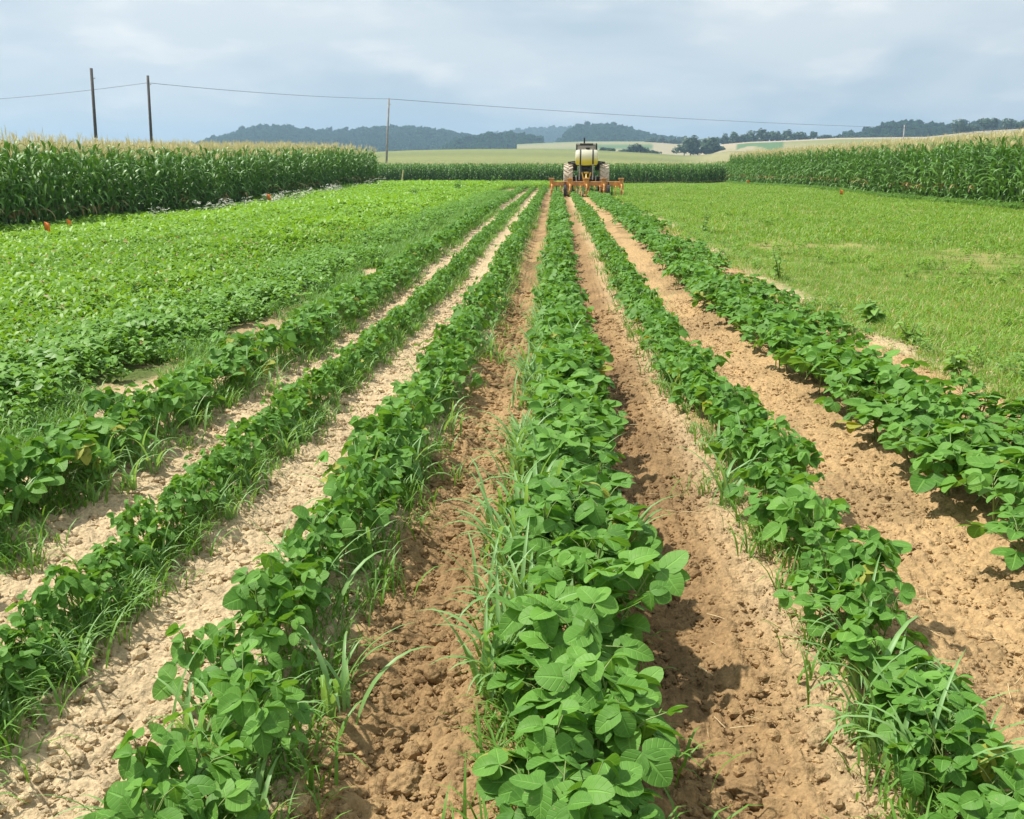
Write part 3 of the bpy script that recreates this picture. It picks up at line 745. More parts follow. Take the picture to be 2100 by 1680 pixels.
ALF = [sprig_template(620 + i, 4, .20, .085, 13, .09, .17, .015, (-.3, 1.0)) for i in range(6)]
ra = np.random.default_rng(95)
def field_pts(n, x0f, x1f, y0, y1, pw, r):
    y = y0 + (y1 - y0) * r.random(n) ** pw; a, b = x0f(y), x1f(y)
    return a + (b - a) * r.random(n), y
x, y = field_pts(30000, lambda y: np.maximum(-13.9 + .045 * (y - 24) + .2, -1.0 - y * .62), lambda y: -3.2 + 0 * y, 3.5, 68, 1.75, ra)
keep = (x < -3.25 + .45 * (vn(y * .8, y * 0, 8) - .5)); x, y = x[keep], y[keep]
dd_ = np.hypot(x, y); nearm = dd_ < 20
patch = fbm(x * .45, y * .35, 83, 3)
for mk, tp, nm in ((nearm, ALN, 'nearer'), (~nearm, ALF, 'farther')):
    xs, yy = x[mk], y[mk]; n = len(xs)
    s = ra.uniform(.55, 1.45, n) * (.55 + .45 * ss(-3.0, -4.6, xs)) * (1.0 + np.clip(dd_[mk] - 8, 0, 40) * .012) * (.65 + .7 * patch[mk])
    o = scatter('clover_leaves', tp, np.stack([xs, yy, G(xs, yy)], -1), ra.random(n) * 6.28, s, M_alf, rnd=np.clip(patch[mk] * 1.6 - .3 + ra.normal(0, .2, n), 0, 1), seed=6)
    kind(o, 'stuff', f'bright green leafy ground cover left of the rows, {nm} part')
# darker leafy weeds between the clover and the third left row
n = 900; y = 3.0 + 45 * ra.random(n) ** 1.5; x = -3.15 + ra.normal(0, .18, n)
keep = vn(y * .5, y * 0 + 1, 21) > .5; x, y = x[keep], y[keep]
o = scatter('broadleaf_weeds', SOY1, np.stack([x, y, G(x, y)], -1), ra.random(len(x)) * 6.28, ra.uniform(.35, .72, len(x)), [M_midweed, M_stem], seed=8)
kind(o, 'stuff', 'dark broadleaf weeds along the edge of the clover')

n = 2300; y = 2.6 + 48 * ra.random(n) ** 1.6; x = -3.22 + ra.normal(0, .24, n); kq = (vn(y * .42, y * 0 + 8, 23) + .25 * ra.random(n) > .45) | (y > 22); x, y = x[kq], y[kq]; n = len(x)
o = scatter('broadleaf_weeds', AL, np.stack([x, y, G(x, y)], -1), ra.random(n) * 6.28, ra.uniform(.7, 1.55, n), M_midweed, seed=21)
kind(o, 'stuff', 'mixed dark green weeds between the clover and the crop rows')
n = 4200; y = 3.5 + 85 * ra.random(n) ** 1.8; x = 2.75 + (np.minimum(14.0 + (y - 31) * .044, 2.0 + y * .6) - 2.75) * ra.random(n) ** 1.8
k = fbm(x * .55, y * .3, 131, 3) > .47; x, y = x[k], y[k]
o = scatter('low_weeds', AL, np.stack([x, y, G(x, y)], -1), ra.random(len(x)) * 6.28, ra.uniform(.3, .85, len(x)) * (1 + .012 * y), M_grass, seed=22)
kind(o, 'stuff', 'low leafy weeds scattered through the right grass')
n = 900; y = 3 + 40 * ra.random(n) ** 1.6; x = 2.78 + ra.normal(0, .24, n); k = vn(y * .9, x * 1.5, 171) > .42; x, y = x[k], y[k]
o = scatter('low_weeds', AL + SG, np.stack([x, y, G(x, y)], -1), ra.random(len(x)) * 6.28, ra.uniform(.3, .95, len(x)), M_edgeweed, seed=24)
kind(o, 'stuff', 'low weeds spilling over the bare strip beside the outer right row')
n = 5000; y = 60 + 46 * ra.random(n); x = -22 + 26 * ra.random(n); k = (y > 68) | (x > -3.2); x, y = x[k], y[k]
o = scatter('ground_cover', ALF, np.stack([x, y, G(x, y)], -1), ra.random(len(x)) * 6.28, ra.uniform(1.0, 1.9, len(x)), M_alf, seed=23)
kind(o, 'stuff', 'green ground cover in front of the back corn')
x, y = field_pts(46000, lambda y: 2.55 + 0 * y, lambda y: np.minimum(14.8 + (y - 31) * .044 + .2, 2.0 + y * .60), 3.0, 105, 2.1, ra)
den = fbm(x * .8, y * .45, 87, 4); keep = (x > 2.62 + .55 * (vn(y * .9, y * 0 + 5, 8) - .4)) & (den > .14 + .26 * ra.random(len(x))); x, y, den = x[keep], y[keep], den[keep]
dd_ = np.hypot(x, y); nearm = dd_ < 18
for mk, tp, nm in ((nearm, PG, 'nearer'), (~nearm, PGF, 'farther')):
    xs, yy = x[mk], y[mk]; n = len(xs)
    s = ra.uniform(.6, 1.5, n) * (1.0 + np.clip(dd_[mk] - 8, 0, 60) * .012) * (.5 + .9 * den[mk])
    o = scatter('pasture_grass', tp, np.stack([xs, yy, G(xs, yy)], -1), ra.random(n) * 6.28, s, M_grass, rnd=np.clip(den[mk] * 2 - .5 + ra.normal(0, .2, n), 0, 1), seed=9)
    kind(o, 'stuff', f'short yellow green grass right of the rows, {nm} part')

# ------------------------------------------------------------------ soil crumbs, clods and straw
def ico(sub, seed, amp, flat=.75):
    bm = bmesh.new(); bmesh.ops.create_icosphere(bm, subdivisions=sub, radius=1.0)
    V = np.array([v.co[:] for v in bm.verts]); F = np.array([[v.index for v in f.verts] for f in bm.faces]); bm.free()
    r = np.random.default_rng(seed); o = r.random(3) * 50
    k = 1 + amp * (fbm(V[:, 0] * 1.6 + o[0] + V[:, 2], V[:, 1] * 1.6 + o[1] - V[:, 2] * .7, seed, 3) - .5) * 2 + amp * .4 * (r.random(len(V)) - .5)
    V = V * k[:, None] * np.array((1, r.uniform(.7, 1), flat))
    t = T(); t.add(V, F, np.zeros((len(V), 3))); return t.done()
IC1 = [ico(1, 700 + i, .45) for i in range(10)]; IC2 = [ico(2, 720 + i, .5) for i in range(8)]
rc = np.random.default_rng(97)
def crumbs(n, x0, x1, y1, smin, smax, pw):
    y = 1.2 + (y1 - 1.2) * rc.random(n) ** 1.6; x = x0 + (x1 - x0) * rc.random(n)
    s = smin * (1 - rc.random(n) * (1 - (smin / smax) ** pw)) ** (-1 / pw)
    return np.stack([x, y, s], -1)
C = np.concatenate([crumbs(34000, -2.35, -.45, 13, .0036, .022, 2.3), crumbs(13000, -.55, -.08, 10, .0032, .022, 2.3), crumbs(11000, .18, .72, 10, .003, .017, 2.5), crumbs(11000, .95, 1.5, 11, .003, .016, 2.6), crumbs(1500, 2.3, 3.0, 11, .005, .02, 2), crumbs(260, -.55, -.05, 12, .011, .032, 2.4), crumbs(160, .2, .7, 12, .010, .026, 2.4), crumbs(300, -2.2, -.5, 12, .012, .030, 2.4), crumbs(90, .95, 1.45, 12, .010, .024, 2.4)])
C[:, 2] *= 1 + .05 * C[:, 1]
cc_ = soil_col(C[:, 0], C[:, 1]) * rc.uniform(.85, 1.18, len(C))[:, None]
z = G(C[:, 0], C[:, 1]) + C[:, 2] * .25
o = scatter('soil_crumbs', IC1, np.stack([C[:, 0], C[:, 1], z], -1), rc.random(len(C)) * 6.28, C[:, 2], M_soil, col=np.minimum(cc_, .8), seed=10, smooth=False)
kind(o, 'stuff', 'loose crumbs of dry soil between the rows')
CL = [(888, 1392, .052, 'large brown soil clod left of the middle row with a dark hollow beneath'), (838, 1612, .050, 'flat brown clod at the photo\'s bottom left of the middle row'),
      (1535, 1632, .045, 'brown clod at the photo\'s bottom between the middle and right rows'), (1425, 1580, .030, 'small rounded clod touching the shadow of the middle row'),
      (890, 992, .028, 'pale stone-like clod beside the first left row halfway up'), (205, 1415, .038, 'pale tan clod between the two left rows near the bottom'),
      (975, 1010, .030, 'brown clod in the furrow left of the middle row halfway up'), (1335, 1025, .022, 'small brown clod right of the middle row halfway up'),
      (1225, 1620, .02, 'tiny clod under the leaves of the middle row'), (660, 1560, .035, 'brown clod against the foot of the first left row'),
      (1680, 1520, .034, 'tan clod left of the first right row near the bottom'), (2010, 1310, .035, 'tan clod on the soil right of the first right row'),
      (1990, 1190, .022, 'small tan clod farther up right of the first right row'), (1390, 1190, .026, 'reddish clod just right of the middle row'),
      (150, 1560, .032, 'pale clod near the photo\'s bottom left corner'), (720, 1360, .026, 'rounded clod right of the first left row')]
for i, (px, py, s, lab) in enumerate(CL):
    p = ground_at(px, py); t = IC2[i % 8]
    big = ico(4, 740 + i, .55, .62); cc1 = soil_col(np.array([p.x]), np.array([p.y]))[0] * .95
    o = mesh_obj('soil_clod', big.V, list(big.F.values()), M_soil, col=np.repeat(cc1[None], len(big.V), 0))
    o.location = (p.x, p.y, p.z + s * .22); s *= .85; o.scale = (s * 1.15, s, s); o.rotation_euler = (0, 0, i * 1.3)
    tag(o, lab, 'soil clod', 'clods lying on the soil')
st = []
for i in range(6):
    t = T(); tube(t, [(-1, 0, 0), (0, .05, .08), (1, -.03, 0)], [.035, .04, .03], 3); st.append(t.done())
n = 700; y = 2 + 16 * rc.random(n) ** 1.4; x = np.where(rc.random(n) < .55, 2.75 + rc.normal(0, .22, n), np.where(rc.random(n) < .6, 1.25 + rc.normal(0, .15, n), .55 + rc.normal(0, .15, n)))
o = scatter('straw_litter', st, np.stack([x, y, G(x, y) + .012], -1), rc.random(n) * 6.28, rc.uniform(.012, .04, n), M_straw, seed=12); kind(o, 'stuff', 'dry straw bits on the soil')

# ------------------------------------------------------------------ corn
def corn_template(seed, h=2.15, nl=13, top_only=False, tassel=True):
    r = np.random.default_rng(seed); t = T(); lean = r.normal(0, .03, 2)
    ax = lambda z: np.array((lean[0] * z, lean[1] * z, z))
    if not top_only: tube(t, [ax(-.05), ax(h * .4), ax(h * .8), ax(h)], [.014, .013, .009, .005], 5, r.random(), 1)
    pl = r.random() * 3.14
    for i in range(nl):
        a = (i + .5) / nl
        if top_only and a < .62: continue
        z0 = .10 + (h - .18) * a; az = pl + math.pi * (i % 2) + r.normal(0, .45)
        dr = np.array((math.cos(az), math.sin(az), 0)); sd = np.array((-dr[1], dr[0], 0))
        L = (.45 + .55 * math.sin(math.pi * min(1, a * .9 + .15))) * r.uniform(.8, 1.05) * .95
        th = r.uniform(.28, .62) * (1.15 - .45 * a); bend = r.uniform(2.0, 3.0) * (1.08 - .40 * a); nn = 7 if not top_only else 5
        tt = np.linspace(0, 1, nn); pts = [ax(z0)]
        for j in range(1, nn):
            b = th + bend * ((tt[j] + tt[j - 1]) / 2) ** 1.4
            pts.append(pts[-1] + (dr * math.sin(b) + np.array((0, 0, math.cos(b)))) * L / (nn - 1))
        pts = np.array(pts); tg = nrm(np.gradient(pts, axis=0)); tw = r.normal(0, .35)
        s2 = nrm(sd + tw * np.cross(tg, sd) * tt[:, None]); up = np.cross(s2, tg) * -1
        wd = .047 * r.uniform(.85, 1.15) * np.clip(np.minimum(.55 + 2.2 * tt, 1.35 * (1 - tt) ** .8 + .03), .03, 1)
        dry = (a < .2 and r.random() < .12)
        ribbon(t, pts, wd, s2, up, 1.5 if dry else r.random(), 2 if not top_only else 1, .3, 0)
    if tassel:
        top = ax(h - .05)
        for i in range(10):
            az = r.random() * 6.28; k = r.uniform(.1, .55) if i else 0; L = (.36 if i == 0 else r.uniform(.2, .3))
            dr = np.array((math.cos(az), math.sin(az), 0)); b = top + (0, 0, .0 + .12 * r.random())
            pts = [b, b + (dr * math.sin(k) + np.array((0, 0, math.cos(k)))) * L * .55, b + (dr * math.sin(k) * 1.3 + np.array((0, 0, math.cos(k) * .85))) * L]
            sd = np.array((-dr[1], dr[0], 0)); ribbon(t, pts, np.array((.003, .0075, .003)), nrm(sd + r.normal(0, .5, 3)), dr, r.random(), 1, 0, 2)
    return t.done()
CT = [corn_template(800 + i) for i in range(10)]
CTOP = [corn_template(830 + i, top_only=True) for i in range(6)]
CB = [corn_template(850 + i, h=1.95, nl=12, tassel=(i % 4 == 0)) for i in range(8)]
CMATS = [M_corn, M_stalk, M_tassel]
CP = []
for t in CT:
    parts = []
    for nm, k, m_ in (('foliage', 0, M_corn), ('stalk', 1, M_stalk), ('tassel', 2, M_tassel)):
        a = t.only([k]).obj(nm, m_); parts.append((nm, a.data)); bpy.data.objects.remove(a)
    CP.append(parts)
lx = lambda y: -13.95 + .045 * (y - 24)
rx_ = lambda y: 14.9 + .044 * (y - 31)
rk = np.random.default_rng(99)
full, tops, indiv = [], [], []
def stand(side, xf, y0, y1, sp, hs):
    for row in range(26):
        s = sp if row < 6 else sp * 1.25
        ysn = np.arange(y0, y1, s); ysn = ysn + rk.normal(0, .03, len(ysn))
        x = xf(ysn) + side * (row * .72 + rk.normal(0, .05, len(ysn)))
        h = hs * rk.uniform(.87, 1.08, len(ysn)) * (1 + .16 * ss(55, 100, ysn) * (side > 0))
        for a, b, c in zip(x, ysn, h):
            (full if row < 6 else tops).append((a, b, c, side, row))
stand(-1, lx, 13, 67, .17, 1.08)
stand(1, rx_, 18, 106, .19, 1.04)
# individuals: the plants of the two front rows that show largest
fr = []
for i, (a, b, c, side, row) in enumerate(full):
    if row > 0: continue
    q = project(a, b, float(G0(a, b)) + 1.2)
    if q and -30 < q[0] < 2130: fr.append((q[2], i))
fr.sort(); ch_ = [i for _, i in fr[:290]]; cs = set(ch_)
cproto = {}
for side, words_, edge in ((-1, "the left corn field's front row", "photo's left edge"), (1, "the right corn field's front row", "photo's right edge")):
    ids = sorted([i for i in ch_ if full[i][3] == side], key=lambda i: full[i][1])
    for j, i in enumerate(ids):
        a, b, c, _, _ = full[i]; k = int(rk.integers(len(CP)))
        if k not in cproto:
            o = empty('corn_plant')
            for nm, me in CP[k]:
                c_ = bpy.data.objects.new(nm, me); COL.objects.link(c_); c_.parent = o
            cproto[k] = o
        else: o = copy_tree(cproto[k])
        o.location = (a, b, float(G0(a, b))); o.rotation_euler = (rk.normal(0, .05), rk.normal(0, .05), rk.random() * 6.28); o.scale = (1, 1, c)
        lb = f'tasselled corn plant in {words_}, {ordi(j, "from the camera")}'
        tag(o, lb, 'corn plant', f'corn plants in {words_}')
for side, nm in ((-1, 'left'), (1, 'right')):
    q = np.array([c[:3] for i, c in enumerate(full) if c[3] == side and i not in cs])
    q2 = np.array([c[:3] for c in tops if c[3] == side])
    o = scatter('corn_foliage', CT, np.stack([q[:, 0], q[:, 1], G0(q[:, 0], q[:, 1])], -1), rk.random(len(q)) * 6.28, np.stack([np.ones(len(q))] * 2 + [q[:, 2]], -1), CMATS, seed=14)
    kind(o, 'stuff', f'dense corn behind the front row of the {nm} field')
    o = scatter('corn_foliage', CTOP, np.stack([q2[:, 0], q2[:, 1], G0(q2[:, 0], q2[:, 1])], -1), rk.random(len(q2)) * 6.28, np.stack([np.ones(len(q2))] * 2 + [q2[:, 2]], -1), CMATS, seed=15)
    kind(o, 'stuff', f'pale tasselled tops of the {nm} corn field')
bx_, by_, bh_ = [], [], []
for row in range(12):
    x = np.arange(-24, 21, .17); bx_.append(x + rk.normal(0, .03, len(x))); by_.append(107.5 + row * .75 + (0 if row < 7 else (row - 7) * 2) + rk.normal(0, .08, len(x))); bh_.append(rk.uniform(.88, 1.06, len(x)))
bx_, by_, bh_ = map(np.concatenate, (bx_, by_, bh_))
o = scatter('corn_foliage', CB, np.stack([bx_, by_, G0(bx_, by_)], -1), rk.random(len(bx_)) * 6.28, np.stack([np.ones(len(bx_))] * 2 + [bh_], -1), CMATS, seed=16)
kind(o, 'stuff', 'short green corn closing the field behind the tractor')

# ------------------------------------------------------------------ field edges: white flowers, tall weeds
def flower_template(seed):
    r = np.random.default_rng(seed); t = T()
    for i in range(9):
        b = np.array((*r.normal(0, .10, 2), 0)); l = r.normal(0, .10, 2); h = r.uniform(.28, .62)
        tip = b + np.array((l[0], l[1], h)); tube(t, [b, (b + tip) / 2, tip], [.004, .003, .002], 3, .5, 1)
        for k in range(5):
            a = r.random() * 6.28; d = np.array((math.cos(a), math.sin(a), .3)); p = b + (tip - b) * r.uniform(.1, .6); L = .12
            ribbon(t, [p, p + d * L * .5, p + d * L - (0, 0, .03)], [.006, .018, .002], nrm(np.cross(d, (0, 0, 1))), (0, 0, 1), r.random(), 1, 0, 1)
        for k in range(6):
            c = tip + np.array((*r.normal(0, .035, 2), r.normal(0, .012))); s = r.uniform(.016, .030)
            a = np.arange(6) * math.pi / 3; V = [c + (0, 0, .004)] + [c + np.array((math.cos(x), math.sin(x), r.uniform(-.3, .3))) * s for x in a]
            t.add(V, [(0, 1 + j, 1 + (j + 1) % 6) for j in range(6)], [(0, 0, r.random())] * 7, 0)
    return t.done()
FT = []
for i in range(5):
    t = flower_template(900 + i); a = t.only([0]).obj('blossom', M_petal); b = t.only([1]).obj('stem', M_weed); FT.append((a.data, b.data)); bpy.data.objects.remove(a); bpy.data.objects.remove(b)
rf = np.random.default_rng(101); fl = []
for y in np.concatenate([rf.uniform(28, 35, 8), rf.uniform(35, 50, 44), rf.uniform(50, 60, 10)]):
    fl.append((y, lx(y) + 1.30 + abs(rf.normal(0, .30))))
fl.sort()
fp = {}
for j, (y, x) in enumerate(fl):
    k = int(rf.integers(5))
    if k not in fp:
        o = empty('wildflower')
        for nm, me in zip(('blossom', 'stem'), FT[k]):
            c = bpy.data.objects.new(nm, me); COL.objects.link(c); c.parent = o
        fp[k] = o
    else: o = copy_tree(fp[k])
    s = rf.uniform(.75, 1.15); o.location = (x, y, float(G0(x, y))); o.rotation_euler = (0, 0, rf.random() * 6.28); o.scale = (s, s, s)
    lb = f'white wildflower at the foot of the left corn, {ordi(j, "from the camera")}'
    tag(o, lb, 'wildflower', 'white wildflowers along the left corn')
# weedy fringe at the foot of both corn fields
n = 2200; y = rk.uniform(14, 66, n); x = lx(y) + .45 + np.abs(rk.normal(0, .3, n))
y2 = rk.uniform(24, 105, n); x2 = rx_(y2) - .15 - np.abs(rk.normal(0, .2, n))
xx, yy = np.concatenate([x, x2]), np.concatenate([y, y2])
o = scatter('broadleaf_weeds', AL, np.stack([xx, yy, G0(xx, yy)], -1), rk.random(2 * n) * 6.28, rk.uniform(.7, 1.9, 2 * n) * np.where(np.arange(2 * n) < n, 1.2, .8), M_weed, seed=18); kind(o, 'stuff', 'dark weeds fringing the foot of the corn fields')
def weed_template(seed, h, nl, leaf, spread=.5):
    r = np.random.default_rng(seed); t = T()
    for s in range(4):
        l = r.normal(0, spread, 2) * h * .5; tube(t, [(0, 0, -.02), (l[0] * .4, l[1] * .4, h * .5), (l[0], l[1], h)], [.008, .006, .003], 4, .4, 1)
        for i in range(nl):
            a = .2 + .8 * i / nl; p = np.array((l[0] * a, l[1] * a, h * a)); az = r.random() * 6.28
            d = nrm(np.array((math.cos(az), math.sin(az), r.uniform(-.5, .5)))); up = nrm(np.array((r.normal(0, .4), r.normal(0, .4), 1))); L = leaf * r.uniform(.7, 1.2) * (1.1 - .4 * a)
            ribbon(t, [p, p + d * L * .35, p + d * L * .7 - (0, 0, .01), p + d * L - (0, 0, L * .25)], np.array((.06, .22, .2, .02)) * L, nrm(np.cross(d, up)), up, r.random(), 2, .2, 0)
    return t.done()
for i, (px, py, h, leaf, lab) in enumerate([(1598, 575, .40, .12, 'dark narrow-leaved weed standing at the edge of the right grass'), (1785, 665, .22, .16, 'sprawling broad-leaved weed on the edge of the right grass'),
        (1865, 705, .17, .10, 'small weed on the bare strip beside the right grass'), (1440, 480, .5, .12, 'leafy weed clump at the left edge of the right grass'), (1960, 770, .17, .10, 'low weed beside the bare strip at the right'),
        (940, 402, .8, .2, 'dark shrubby weed at the far end of the left ground cover'), (1015, 385, .9, .22, 'larger dark weed clump left of the cultivator'), (850, 418, .6, .18, 'dark low weed in the bright ground cover far left of the tractor'),
        (300, 640, .30, .10, 'dark bushy weed at the edge of the bright ground cover'), (210, 665, .28, .10, 'broad dark weed just left of the bushy one in the ground cover'), (440, 595, .32, .08, 'brownish bushy weed on the edge of the ground cover')]):
    p = ground_at(px, py); t = weed_template(950 + i, h, 16 if i > 4 else 10, leaf)
    o = empty('tall_weed', p); tag(o, lab, 'weed')
    a = t.only([0]).obj('foliage', M_weed if i > 4 else M_edgeweed, o); b = t.only([1]).obj('stem', M_stem, o)

# ------------------------------------------------------------------ solid objects: helpers
class MB:
    def __init__(s): s.bm = bmesh.new()
    def box(s, c, d, rot=None, bev=0.0):
        g = bmesh.ops.create_cube(s.bm, size=1.0); vs = g['verts']
        m_ = Matrix.Translation(Vector(c)) @ (rot.to_4x4() if rot else Matrix.Identity(4)) @ Matrix.Diagonal((*d, 1))
        bmesh.ops.transform(s.bm, matrix=m_, verts=vs)
        if bev: bmesh.ops.bevel(s.bm, geom=list({e for v in vs for e in v.link_edges}), offset=bev, segments=2, affect='EDGES', profile=.5)
        return s
    def cyl(s, p0, p1, r0, r1=None, seg=12):
        p0, p1 = Vector(p0), Vector(p1); d = p1 - p0; r1 = r0 if r1 is None else r1
        g = bmesh.ops.create_cone(s.bm, cap_ends=True, cap_tris=False, segments=seg, radius1=r0, radius2=r1, depth=d.length)
        bmesh.ops.transform(s.bm, matrix=Matrix.Translation((p0 + p1) / 2) @ d.to_track_quat('Z', 'Y').to_matrix().to_4x4(), verts=g['verts']); return s
    def path(s, pts, r, seg=6):
        for a, b in zip(pts[:-1], pts[1:]): s.cyl(a, b, r, r, seg)
        return s
    def lathe_x(s, prof, seg=36):
        """profile (x, radius) turned about the X axis"""
        rings = []
        for x, rr in prof:
            rings.append([s.bm.verts.new((x, rr * math.cos(2 * math.pi * j / seg), rr * math.sin(2 * math.pi * j / seg))) for j in range(seg)])
        for a, b in zip(rings[:-1], rings[1:]):
            for j in range(seg): s.bm.faces.new((a[j], a[(j + 1) % seg], b[(j + 1) % seg], b[j]))
        return rings
    def move(s, v): bmesh.ops.translate(s.bm, vec=Vector(v), verts=s.bm.verts[:]); return s
    def build(s, name, m_, parent=None, smooth=False):
        bmesh.ops.recalc_face_normals(s.bm, faces=s.bm.faces[:])
        me = bpy.data.meshes.new(name); s.bm.to_mesh(me); s.bm.free(); me.materials.append(m_)
        if smooth: me.polygons.foreach_set('use_smooth', np.ones(len(me.polygons), bool))
        o = bpy.data.objects.new(name, me); COL.objects.link(o)
        if parent is not None: o.parent = parent
        return o
RX_ = lambda a: Matrix.Rotation(R(a), 3, 'X'); RY_ = lambda a: Matrix.Rotation(R(a), 3, 'Y'); RZ_ = lambda a: Matrix.Rotation(R(a), 3, 'Z')

# ------------------------------------------------------------------ utility poles and wires
def pole(px, py_top, depth, lean_px, r0, m_, label, band=False):
    tp = P(px, py_top, depth); zg = float(G0(tp.x, tp.y))
    o = empty('utility_pole', (tp.x, tp.y, zg)); tag(o, label, 'utility pole', 'utility poles across the corn')
    h = tp.z - zg; k = depth / FPX; base = Vector((lean_px * k * h / max(.1, h), 0, -.5))
    b = MB(); b.cyl(base, (0, 0, h), r0 * 1.25, r0, 10); b.build('shaft', m_, o, True)
    if band:
        for zb, hb in ((h - 5.05, .16), (h - 5.55, .30)):
            f = 1 - (zb / h); c = MB(); c.cyl(base * f + Vector((0, 0, zb)), base * f + Vector((0, 0, zb + hb)), r0 * 1.36, r0 * 1.36, 10); c.build('marker_band', M_band, o, True)
    c = MB(); c.cyl((r0 * .6, 0, h - .75), (r0 * 2.2, 0, h - .72), .035, .03, 8); c.build('insulator', M_grey, o)
    return tp
pole(187, 140, 75, -9, .11, M_pole, 'tall dark wooden pole at the left with pale bands low on it', True)
p2 = pole(303, 155, 83, -8, .11, M_pole, 'dark wooden pole carrying the wire, just right of the banded pole')
p3 = pole(797.5, 202, 124, -12, .12, M_polepale, 'thin grey leaning pole at the right end of the left corn')
p4 = pole(1855, 256, 205, 2, .12, M_polepale, 'small far pale pole above the right corn')
w2 = P(303, 170, 83); p3b = P(797.5, 203, 124); p4b = P(1855, 262, 205)
wl = P(-260, 216, 96); wr = P(2350, 292, 300)
def wire(a, b, sag, label, r):
    pts = [a.lerp(b, t) + Vector((0, 0, -4 * sag * t * (1 - t))) for t in np.linspace(0, 1, 17)]
    t = T(); tube(t, [tuple(p) for p in pts], [r] * 17, 5); t.done()
    o = t.obj('overhead_wire', M_wire); tag(o, label, 'wire', 'spans of the overhead wire')
wire(wl, w2, .35, 'overhead wire running off the photo\'s left edge past the banded pole', .017)
wire(w2, p3b, .25, 'overhead wire between the dark pole and the thin leaning pole', .019)
wire(p3b, p4b, .5, 'long overhead wire from the leaning pole over the tractor to the far pole', .026)
wire(p4b, wr, .4, 'overhead wire leaving the far pole to the right', .03)

# ------------------------------------------------------------------ stake and marker flags
p = P(823, 376, 95); p.z = float(G0(p.x, p.y))
o = empty('wooden_stake', p); tag(o, 'pale leaning wooden stake at the edge of the back corn', 'stake')
b = MB(); b.box((.10, 0, .68), (.13, .07, 1.45), RY_(9), .008); b.build('post', M_stakewood, o)
b = MB(); b.box((.205, 0, 1.31), (.104, .064, .12), RY_(9), .004); b.build('painted_tip', plain('stake_tip', (.55, .22, .08), .7), o)
def flag(px, py, depth, h, label, rz, fw=.11, fh=.16):
    tp = P(px, py, depth); zg = float(G0(tp.x, tp.y)); top = max(.25, tp.z - zg + fh * .5)
    o = empty('marker_flag', (tp.x, tp.y, zg), rz); tag(o, label, 'marker flag', 'orange marker flags along the corn')
    b = MB(); b.cyl((0, 0, -.03), (.01, 0, top), .0045, .004, 6); b.build('wire_staff', M_wire, o)
    t = T(); xs = np.linspace(.004, fw, 5)
    for i in range(1): ribbon(t, [(x, .018 * math.sin(x * 45), top - fh * .5 - .012 * k) for k, x in enumerate(xs)], [fh * .5] * 5, (0, 0, 1), (0, 1, 0), .5, 2)
    t.done(); f = t.obj('flag', M_orange, o)
    f.modifiers.new('thickness', 'SOLIDIFY').thickness = .002
flag(90, 463, 22, .5, 'bright orange flag by the photo\'s left edge at the foot of the corn', .2, .13, .19)
flag(137, 455, 24.9, .5, 'dim orange flag half hidden in corn beside the bright left one', 1.2, .11, .15)
flag(547, 403, 38.5, .4, 'orange flag among the white flowers', .1, .16, .22)
flag(727, 381, 58, .4, 'small orange flag near the far end of the left corn', .4, .2, .2)
flag(1723, 393, 42, .4, 'orange flag at the foot of the right corn', .1, .12, .2)
flag(1532, 372, 80, .4, 'faint orange flag at the far end of the right corn', .3, .2, .22)

# ------------------------------------------------------------------ tractor (local: origin under the rear axle, facing +Y)
tb = P(1201.5, 396, 48.0); tz = float(G0(tb.x, tb.y))
TR = empty('tractor', (tb.x, tb.y, tz), R(-1.0)); tag(TR, 'dusty tractor with a white and yellow tank on its back, driving away', 'tractor')
def rear_wheel(x, side):
    r0, wd = .76, .46
    e = MB(); prof = [(-wd * .42, .44), (-wd * .5, .52), (-wd * .5, .66), (-wd * .42, .73), (0, .745), (wd * .42, .73), (wd * .5, .66), (wd * .5, .52), (wd * .42, .44)]
    e.lathe_x(prof, 40)
    for i in range(20):
        for s in (-1, 1):
            a = 2 * math.pi * (i + (.5 if s > 0 else 0)) / 20
            m3 = Matrix.Rotation(a, 3, 'X') @ Matrix.Rotation(R(38) * s, 3, 'Z').to_3x3()
            c = Matrix.Rotation(a, 3, 'X') @ Vector((s * wd * .24, 0, .755)); e.box(c, (wd * .58, .05, .055), m3)
    e.move((x, 0, r0)); ty = e.build('tyre', M_dust)
    b = MB(); rg_ = b.lathe_x([(-.12, .44), (-.10, .40), (-.02, .36), (side * .02, .12), (side * .08, .10), (side * .08, .0001)], 28); b.move((x, 0, r0)); rm = b.build('rim', M_rim, None, True)
    return ty, rm
for x, s in ((-.875, -1), (.875, 1)):
    hub = MB(); hub.cyl((x - s * .3, 0, .76), (x - s * .1, 0, .76), .09, .09, 12); wh = hub.build('rear_wheel', M_dark, TR)
    for q in rear_wheel(x, s): q.parent = wh
for x in (-.78, .78):
    b = MB(); b.lathe_x([(-.11, .24), (-.14, .30), (-.14, .40), (-.1, .45), (.1, .45), (.14, .40), (.14, .30), (.11, .24)], 28); b.move((x, 2.3, .45)); ty = b.build('tyre', M_rubber)
    hub = MB(); hub.cyl((x - .12, 2.3, .45), (x + .12, 2.3, .45), .08, .08, 12); wh = hub.build('front_wheel', M_dark, TR); ty.parent = wh
    b = MB(); b.lathe_x([(-.1, .245), (-.02, .22), (.02, .1), (.03, .001)], 24); b.move((x, 2.3, .45)); q = b.build('rim', M_rim, wh, True)
b = MB(); b.box((0, 1.75, 1.15), (.62, 1.75, .62), None, .06); b.box((0, 2.66, 1.05), (.56, .10, .62), None, .02); b.build('hood', M_body, TR)
